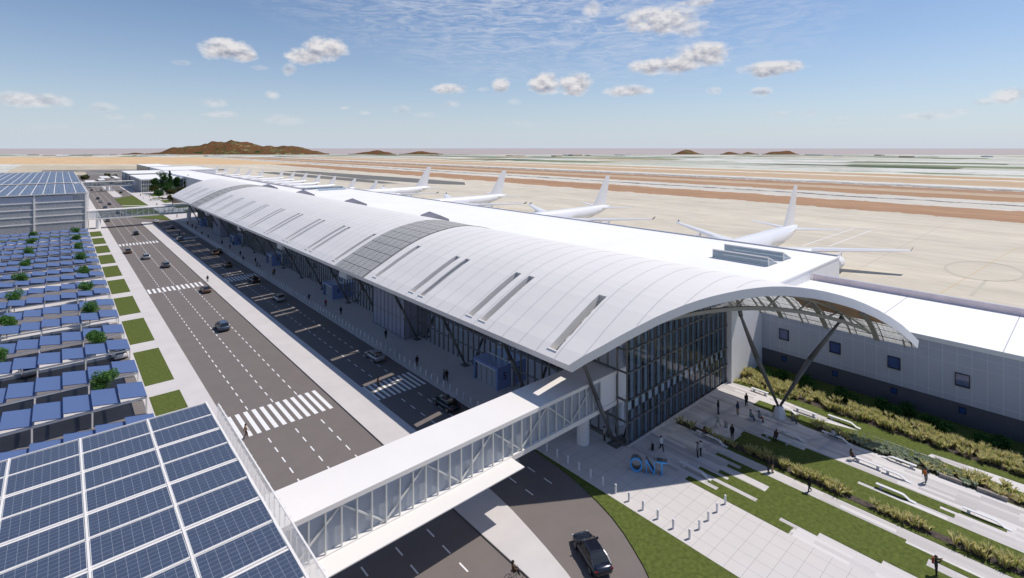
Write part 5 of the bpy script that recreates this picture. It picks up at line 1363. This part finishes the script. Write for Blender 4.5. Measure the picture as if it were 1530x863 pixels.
# (x, y, facing in degrees, pose, top, trousers, where)
for a in [
    (50.28, 39.66, 200, 'stand', 'pale', 'black', 'by the dark strut at the terminal corner'), (53.68, 33.86, 160, 'walk', 'white', 'black', 'pulling a suitcase behind the letter sign'),
    (55.73, 30.35, 200, 'stand', 'grey', 'black', 'beside the pointing one'), (56.25, 30.25, 200, 'point', 'white', 'black', 'towards the garden next to a companion'),
    (62.49, 29.43, 90, 'stand', 'black', 'black', 'alone between the grass strip and the shaded planks'), (67.06, 33.52, 180, 'stand', 'black', 'denim', 'in the shade near the glass wall'),
    (68.69, 31.61, 170, 'stand', 'navy', 'tan', 'at the sunlight edge with bare legs'), (71.92, 31.88, 150, 'stand', 'black', 'black', 'in the sun by the small lawn'), (63.9, 31.9, 10, 'walk', 'pale', 'pale', 'with a trolley case on the shaded planks'),
    (58.95, 23.7, 185, 'stand', 'black', 'black', 'at the shadow edge of the light path'), (59.25, 23.4, 185, 'stand', 'black', 'tan', 'close beside another at the shadow edge'), (58.85, 19.47, 60, 'walk', 'black', 'black', 'down the sunlit path beside the feather grass'),
    (69.77, 11.75, 260, 'walk', 'navy', 'grey', 'with an orange backpack on the bright planks'), (55.22, 8.6, 190, 'photo', 'black', 'black', 'at the bottom right, wearing red backpack'),
    (17.37, 69.56, 270, 'walk', 'tan', 'brown', 'on the nearest wide crosswalk'), (35.82, 70.74, 250, 'walk', 'brown', 'black', 'onto the nearest shaded crosswalk from the median'), (29.98, 157.6, 180, 'stand', 'black', 'grey', 'on the median by the second crosswalk'),
    (36.61, 244.95, 90, 'walk', 'black', 'black', 'on the third shaded crosswalk'), (35.62, 161.6, 90, 'walk', 'navy', 'white', 'on the second shaded crosswalk'),
    (44.01, 121.65, 0, 'walk', 'black', 'grey', 'along the bollards below entrance four'), (45.35, 115.04, 180, 'stand', 'red', 'black', 'near entrance four on the kerbside'), (45.61, 107.33, 180, 'stand', 'black', 'navy', 'between entrance four and the glass bay'),
    (46.3, 88.34, 180, 'stand', 'black', 'black', 'before the near glass bay'), (44.3, 73.75, 170, 'stand', 'black', 'black', 'by the bollards opposite entrance five'), (44.66, 66.35, 180, 'stand', 'grey', 'black', 'closest to entrance five by the bollards'), (44.95, 66.0, 150, 'walk', 'black', 'black', 'directly beside another opposite entrance five'),
    (45.25, 280.87, 180, 'stand', 'brown', 'black', 'farthest along the shaded kerbside'), (45.2, 269.31, 180, 'stand', 'black', 'black', 'opposite the farthest entrance'), (45.25, 261.15, 0, 'stand', 'black', 'navy', 'just before the farthest entrance'), (44.21, 242.9, 0, 'stand', 'black', 'black', 'at the far glass bay'),
    (44.42, 232.11, 0, 'walk', 'black', 'brown', 'pushing along past the far glass bay'), (45.91, 216.55, 30, 'walk', 'grey', 'black', 'before entrance two with a case'), (45.82, 203.65, 0, 'walk', 'brown', 'black', 'below entrance two'), (48.09, 209.51, 0, 'stand', 'black', 'black', 'right at the door of entrance two'),
    (45.36, 188.14, 180, 'stand', 'black', 'black', 'between entrances two and three'), (43.9, 178.5, 180, 'walk', 'brown', 'black', 'by the bollards before entrance three'), (46.03, 173.08, 0, 'stand', 'black', 'brown', 'close before entrance three'), (44.97, 167.16, 10, 'walk', 'grey', 'black', 'with a case below entrance three'), (45.46, 153.43, 180, 'stand', 'tan', 'black', 'between entrances three and four'), (45.9, 153.9, 180, 'stand', 'black', 'black', 'paired with another between entrances three and four'),
    (45.83, 313.75, 180, 'walk', 'tan', 'brown', 'in the sun just past the middle footbridge'), (45.7, 470.3, 180, 'stand', 'black', 'black', 'alone on the far forecourt near the glass terminal'), (44.42, 441.4, 180, 'stand', 'white', 'white', 'on the far forecourt in all pale clothes'), (48.98, 450.3, 0, 'stand', 'red', 'white', 'on the far forecourt in a red top'), (46.6, 421.9, 0, 'stand', 'brown', 'tan', 'on the far forecourt by the lawn'), (45.75, 385.7, 180, 'stand', 'black', 'black', 'above the middle footbridge roof line'), (50.41, 521.2, 0, 'stand', 'blue', 'black', 'at the foot of the last footbridge'), (46.2, 508.0, 0, 'stand', 'red', 'black', 'before the last footbridge end')]:
    person(*a)
for a, kw in [((60.3, 31.9, 250, 'sit', 'brown', 'black', 'on the curved bench at the shaded planting'), {}), ((68.75, 29.9, 180, 'sit', 'green', 'denim', 'on the shaded plank bench'), {}), ((69.25, 29.0, 180, 'sit', 'grey', 'red', 'to the right on the same shaded bench'), {}), ((71.9, 25.9, 200, 'sit', 'grey', 'navy', 'low at the garden edge by the pedestal'), {}),
              ((66.3, 25.7, 90, 'sit', 'brown', 'black', 'on the bench at the shaded lawn edge'), {}), ((71.75, 21.1, 250, 'sit', 'white', 'denim', 'with long black hair on the garden bench'), {}), ((68.5, 18.3, 230, 'sit', 'brown', 'denim', 'at the near end of the long double bench'), {})]:
    person(*a)
BRY = 39.5
for a in [(31.4, 39.35, 90, 'walk', 'grey', 'black', 'inside the near footbridge'), (44.5, 39.5, 90, 'stand', 'tan', 'black', 'inside the near footbridge close to the terminal'), (38.6, 40.6, 270, 'walk', 'black', 'black', 'in the middle of the near footbridge')]:
    person(*a, z_=4.97, group='people inside the near footbridge')
for i, x_ in enumerate((21.5, 34.5, 38.0, 41.0)): person(x_, 293.9, 90 if i % 2 else 270, 'walk', 'black', 'black', '%s from the garage inside the middle footbridge' % ORD[i], z_=4.71, group='people inside the middle footbridge')
# luggage
def suitcase(x_, y_, rz, colr, lab):
    t = thing('suitcase', lab, 'suitcase', (x_, y_, 0), R(rz), 'wheeled luggage')
    b = MB(); b.box(-.22, .22, -.12, .12, .08, .68); b.build('shell', CL_[colr], t, local=True)
    b = MB(); b.bar((-.15, 0, .68), (-.15, .12, 1.0), .02, .02); b.bar((.15, 0, .68), (.15, .12, 1.0), .02, .02); b.bar((-.16, .12, 1.0), (.16, .12, 1.0), .03, .03); b.build('handle', RIM, t, local=True)
    for s in (-1, 1):
        b = MB(); b.tube((s * .18, -.04, .045), (s * .18, .04, .045), .045, .045, 8); b.build('wheel', TYRE, t, local=True)
suitcase(53.0, 34.6, 20, 'black', 'black wheeled suitcase pulled by the man in the white shirt'); suitcase(64.6, 31.2, 60, 'pale', 'pale trolley case beside the person in pale clothes')
suitcase(46.2, 217.2, 0, 'black', 'black suitcase on the kerbside before entrance two'); suitcase(45.5, 166.6, 0, 'grey', 'grey suitcase on the kerbside below entrance three')
def backpack(x_, y_, z_, rz, colr, lab):
    t = thing('backpack', lab, 'backpack', (x_, y_, z_), R(rz)); b = MB()
    b.rings([[(-.15 * k, -.08, h), (.15 * k, -.08, h), (.15 * k, .08, h), (-.15 * k, .08, h)] for h, k in ((0, .9), (.08, 1.1), (.34, 1.05), (.46, .6))]); b.build('bag', CL_[colr], t, local=True)
    b = MB(); b.bar((-.09, .08, .42), (-.09, .20, .38), .03, .02); b.bar((.09, .08, .42), (.09, .20, .38), .03, .02); b.build('strap', CL_['black'], t, local=True)
backpack(69.56, 11.79, 1.02, 260, 'orange', 'orange backpack on the walker on the bright planks'); backpack(55.24, 8.82, 1.02, 190, 'red', 'red backpack on the photographing person at the bottom right')
# cyclist at the lower edge of the picture
bk = thing('bicycle', 'dark bicycle under the rider at the bottom edge of the road', 'bicycle', (28.45, 31.9, -.11), R(-115)); b = MB()
for y_ in (-.52, .52):
    for i in range(16):
        a, c = 2 * math.pi * i / 16, 2 * math.pi * (i + 1) / 16; b.tube((0, y_ + .33 * math.cos(a), .34 + .33 * math.sin(a)), (0, y_ + .33 * math.cos(c), .34 + .33 * math.sin(c)), .018, .018, 5)
b.build('wheel', TYRE, bk, local=True)
b = MB(); 
for p, q in (((0, -.52, .34), (0, -.15, .85)), ((0, -.52, .34), (0, 0, .3)), ((0, 0, .3), (0, -.15, .85)), ((0, 0, .3), (0, .42, .8)), ((0, -.15, .8), (0, .42, .8)), ((0, .52, .34), (0, .40, 1.0)), ((-.25, .38, 1.0), (.25, .38, 1.0))): b.tube(p, q, .02, .02, 6)
b.box(-.07, .07, -.27, -.03, .86, .91); b.build('frame', STEEL, bk, local=True)
person(28.4, 31.95, 245, 'sit', 'brown', 'black', 'riding the bicycle at the bottom edge', z_=.28)

# ------------------------------------------------------------------ bollards
def bollard(loc, label, group, first=[None]):
    if first[0] is None:
        b = MB(); b.rings([[(math.cos(a) * r_, math.sin(a) * r_, z_) for a in [2 * math.pi * i / 14 for i in range(14)]] for z_, r_ in ((0, .112), (.84, .112), (.90, .09), (.915, .02))]); o = b.build('bollard', mat('bollard_white', (.74, .74, .76), .4)); first[0] = o
    else: o = first[0].copy(); COL.objects.link(o)
    o.location = loc; tag(o, label, 'bollard', group)
y_ = 24.5
while y_ < 298:
    bollard((43.55, y_, 0), 'short white cylindrical bollard in the long row along the kerb', 'bollards along the kerb'); y_ += 1.6755
for i, x_ in enumerate((45.3, 47.03, 48.76, 50.5)): bollard((x_, 24.49, 0), 'white bollard in the short row crossing the plaza, %s from the corner bollard' % ORD[i], 'bollards crossing the plaza')

# ------------------------------------------------------------------ letter sign
sg = thing('letter_sign', 'large standing letters ONT with blue faces and grey sides on the plaza', 'sign', (48.7, 32.6, 0))
bdir = Vector((49.78 - 47.73, 30.95 - 34.1)); bdir.normalize(); ang = math.atan2(bdir.y, bdir.x)
for ch, tpos, sxx in (('O', .70, .84), ('N', 2.22, .72), ('T', 3.45, .92)):
    me = text_mesh(ch, 2.22, .10, 'letter_face', -.030); me.materials.append(SIGNB)
    o = bpy.data.objects.new('letter', me); COL.objects.link(o); o.parent = sg
    p = Vector((47.73, 34.1)) + bdir * tpos; o.scale = (sxx, 1, 1)
    o.location = Vector((p.x, p.y, 0.02)) - Vector(sg.location); o.rotation_euler = (R(90), 0, ang)
    me2 = text_mesh(ch, 2.20, .70, 'letter_side', -.032); me2.materials.append(SIGNG)
    o2 = bpy.data.objects.new('letter_side', me2); COL.objects.link(o2); o2.parent = o; o2.location = (0, .01, -.402)

# ------------------------------------------------------------------ benches
def bench(x_, y0, y1, label, end=1, w=.38):
    """long slab along Y; its end curls down to the ground"""
    t = thing('plank_bench', label, 'bench', (x_, (y0 + y1) / 2, 0), 0, 'long pale plank benches'); L = y0 - y1; cy = (y0 + y1) / 2
    pts = [(y0 - cy, .45), (y1 - cy + 1.0, .45), (y1 - cy + .72, .42), (y1 - cy + .45, .26), (y1 - cy + .2, .10), (y1 - cy - .3, .05)] if end == 1 else ([(y0 - cy + .3, .05), (y0 - cy - .2, .12), (y0 - cy - .55, .38), (y0 - cy - .8, .45), (y1 - cy, .45)] if end == -1 else [(y0 - cy, .45), (y1 - cy, .45)])
    b = MB(); rg = []
    for (py, pz) in pts: rg.append([(-w / 2, py, pz - .07), (w / 2, py, pz - .07), (w / 2, py, pz), (-w / 2, py, pz)])
    b.rings(rg); b.build('seat', STONE, t, local=True)
    for yy in ([y0 - cy - .45] if end == 1 else ([y1 - cy + .45] if end == -1 else [y0 - cy - .4, y1 - cy + .4])):
        b = MB(); b.box(-w / 2 + .05, w / 2 - .05, yy - .12, yy + .12, 0, .36); b.build('leg', STONE, t, local=True)
for a in [(77.1, 33.4, 31.0, 'straight pale bench at the garden edge by the white end wall', 0), (74.6, 28.6, 26.3, 'pale bench curling down just right of the strut pedestal', 1), (75.75, 27.0, 24.2, 'straight pale bench on the narrow garden path', 0), (76.9, 23.2, 19.8, 'pale bench curling down in the lawn below the feather grass', 1),
          (71.4, 30.4, 28.3, 'low pale bench along the small sunny lawn', 0), (52.9, 30.9, 27.5, 'shaded bench curling down beside the letter sign', 1), (60.2, 32.9, 29.2, 'shaded bench curling down along the narrow planting bed', 1), (71.95, 22.4, 19.4, 'bench with a black-haired sitter curling down at the garden edge', 1),
          (68.75, 18.1, 15.4, 'upper half of the long double bench on the sunny planks', 0), (68.6, 15.3, 13.0, 'lower half of the long double bench, curling down', 1), (65.0, 15.1, 12.0, 'bench curling down onto the white strip in the lawn', 1), (71.9, 15.9, 12.9, 'bench rising from a curl beside the sage planting', -1),
          (67.1, 8.4, 5.2, 'bench curling down over the narrow grass sliver at the lower right', 1), (66.1, 27.1, 24.0, 'bench with a crouched sitter at the shaded lawn', 0), (68.9, 30.3, 28.5, 'shaded plank bench holding two sitters', 0), (68.4, 26.2, 23.4, 'shaded bench curling down in the middle of the planks', 1)]:
    bench(*a)
for i, (x_, y0, y1) in enumerate([(72.35, 11.0, 9.1), (72.35, 7.9, 5.6)]):
    o = MB(); o.box(x_ - .15, x_ + .15, y1, y0, 0, .38); o = o.build('stone_kerb', mat('rough_stone', (.30, .27, .24), .9, var=.3, vscale=3)); tag(o, 'low rough stone kerb edging the sage planting, %s from the top' % ORD[i], 'kerb', 'stone kerbs at the planting')

# ------------------------------------------------------------------ planting
def tufts(name, rects, dens, h, label, matl=GRASSY, seed=1, blades=26, spread=.48, bw=.026, clump=True):
    r = random.Random(seed); b = MB()
    for (x0, x1, y0, y1) in rects:
        n = int((x1 - x0) * (y1 - y0) * dens)
        for _ in range(n):
            cx_, cy_ = x0 + r.random() * (x1 - x0), y0 + r.random() * (y1 - y0)
            if clump and mn.noise(Vector((cx_ * .55, cy_ * .55, seed))) < -.16: continue
            hh = h * (.65 + .6 * r.random()) * (1 + .25 * mn.noise(Vector((cx_ * .3, cy_ * .3, 4))))
            for k in range(blades):
                a = r.random() * 6.28; sp = spread * (.3 + r.random()); d = Vector((math.cos(a), math.sin(a), 0)); s_ = Vector((-d.y, d.x, 0)) * bw * (.6 + .8 * r.random())
                p0 = Vector((cx_, cy_, .03)) + d * .05; p1 = p0 + d * sp * .35 + Vector((0, 0, hh * .62)); p2 = p0 + d * sp + Vector((0, 0, hh * (.85 + .2 * r.random())))
                i = len(b.v); b.v += [tuple(p0 - s_ * .5), tuple(p0 + s_ * .5), tuple(p1 + s_), tuple(p2), tuple(p1 - s_)]; b.f.append((i, i + 1, i + 2, i + 3, i + 4)); b.m.append(0)
    o = b.build(name, matl); tag(o, label, 'grasses', None, 'stuff'); return o
tufts('feather_grass', [(60.6, 61.5, -12, 27.5)], 4.3, 1.05, 'tall golden green feather grass in the narrow bed between path and lawn', seed=2, clump=False)
tufts('feather_grass', [(60.6, 61.4, 27.5, 36)], 3.0, .8, 'shaded low grasses in the upper end of the narrow bed', seed=5, blades=14)
tufts('feather_grass', [(79.0, 82.4, -14, 36.3)], 5.0, 1.05, 'wide band of golden feather grass in front of the annex', seed=3)
tufts('feather_grass', [(72.5, 74.0, 18, 27.2), (72.6, 74.4, 2, 13), (73.6, 75.6, -6, 9), (72.9, 73.9, 28.5, 29.6)], 3.0, .7, 'mixed low feather grass along the plank walk', seed=4, blades=16)
tufts('sage_planting', [(72.5, 74.3, 8, 19.5), (73.2, 75.0, 11, 17)], 5.5, .55, 'soft teal sage plants in the bed beside the plank walk', TEALY, seed=6, blades=20, spread=.28, bw=.10, clump=False)
tufts('feather_grass', [(77.9, 79.2, 28.5, 36.2)], 3.0, .7, 'thin brown grasses on mulch beside the white end wall', seed=8, blades=12)
# small lawn blades give the turf an uneven surface up close
sb = [(84.4, 32.0), (82.9, 33.4), (85.3, 28.8), (83.9, 27.8), (84.6, 24.0), (83.5, 22.5), (85.3, 19.0), (83.8, 17.7), (86.0, 16.5), (84.3, 13.7), (83.6, 12.0), (84.8, 7.3), (83.3, 8.6), (85.2, 3.5)]
sp_ = None
for i, (x_, y_) in enumerate(sb):
    lab = 'dark green rounded shrub in the shade of the annex, %s from the white end wall' % ORD[i]
    if sp_ is None:
        sp_ = thing('shrub', lab, 'shrub', (x_, y_, 0), 0, 'dark shrubs below the annex wall'); b, L = crown_mesh('shrub', 1500, 1.25, .55, .62, .11, LEAFS, 99, 12); b.build('foliage', LEAFS, sp_, local=True)
        b = MB(); [b.tube((0, 0, 0), c, .03, .015, 5) for c, q in L[:6]]; b.build('stem', TRUNK, sp_, local=True)
    else: dup(sp_, (x_, y_, 0), i * 1.7, lab)
o = dup(sp_, (73.2, 28.6, 0), .5, 'small green shrub right beside the white strut pedestal'); o.scale = (.35, .35, .6)

# ------------------------------------------------------------------ render settings
scene.render.engine = 'CYCLES'
scene.cycles.max_bounces = 6; scene.cycles.transparent_max_bounces = 12
scene.cycles.diffuse_bounces = 4; scene.cycles.glossy_bounces = 3
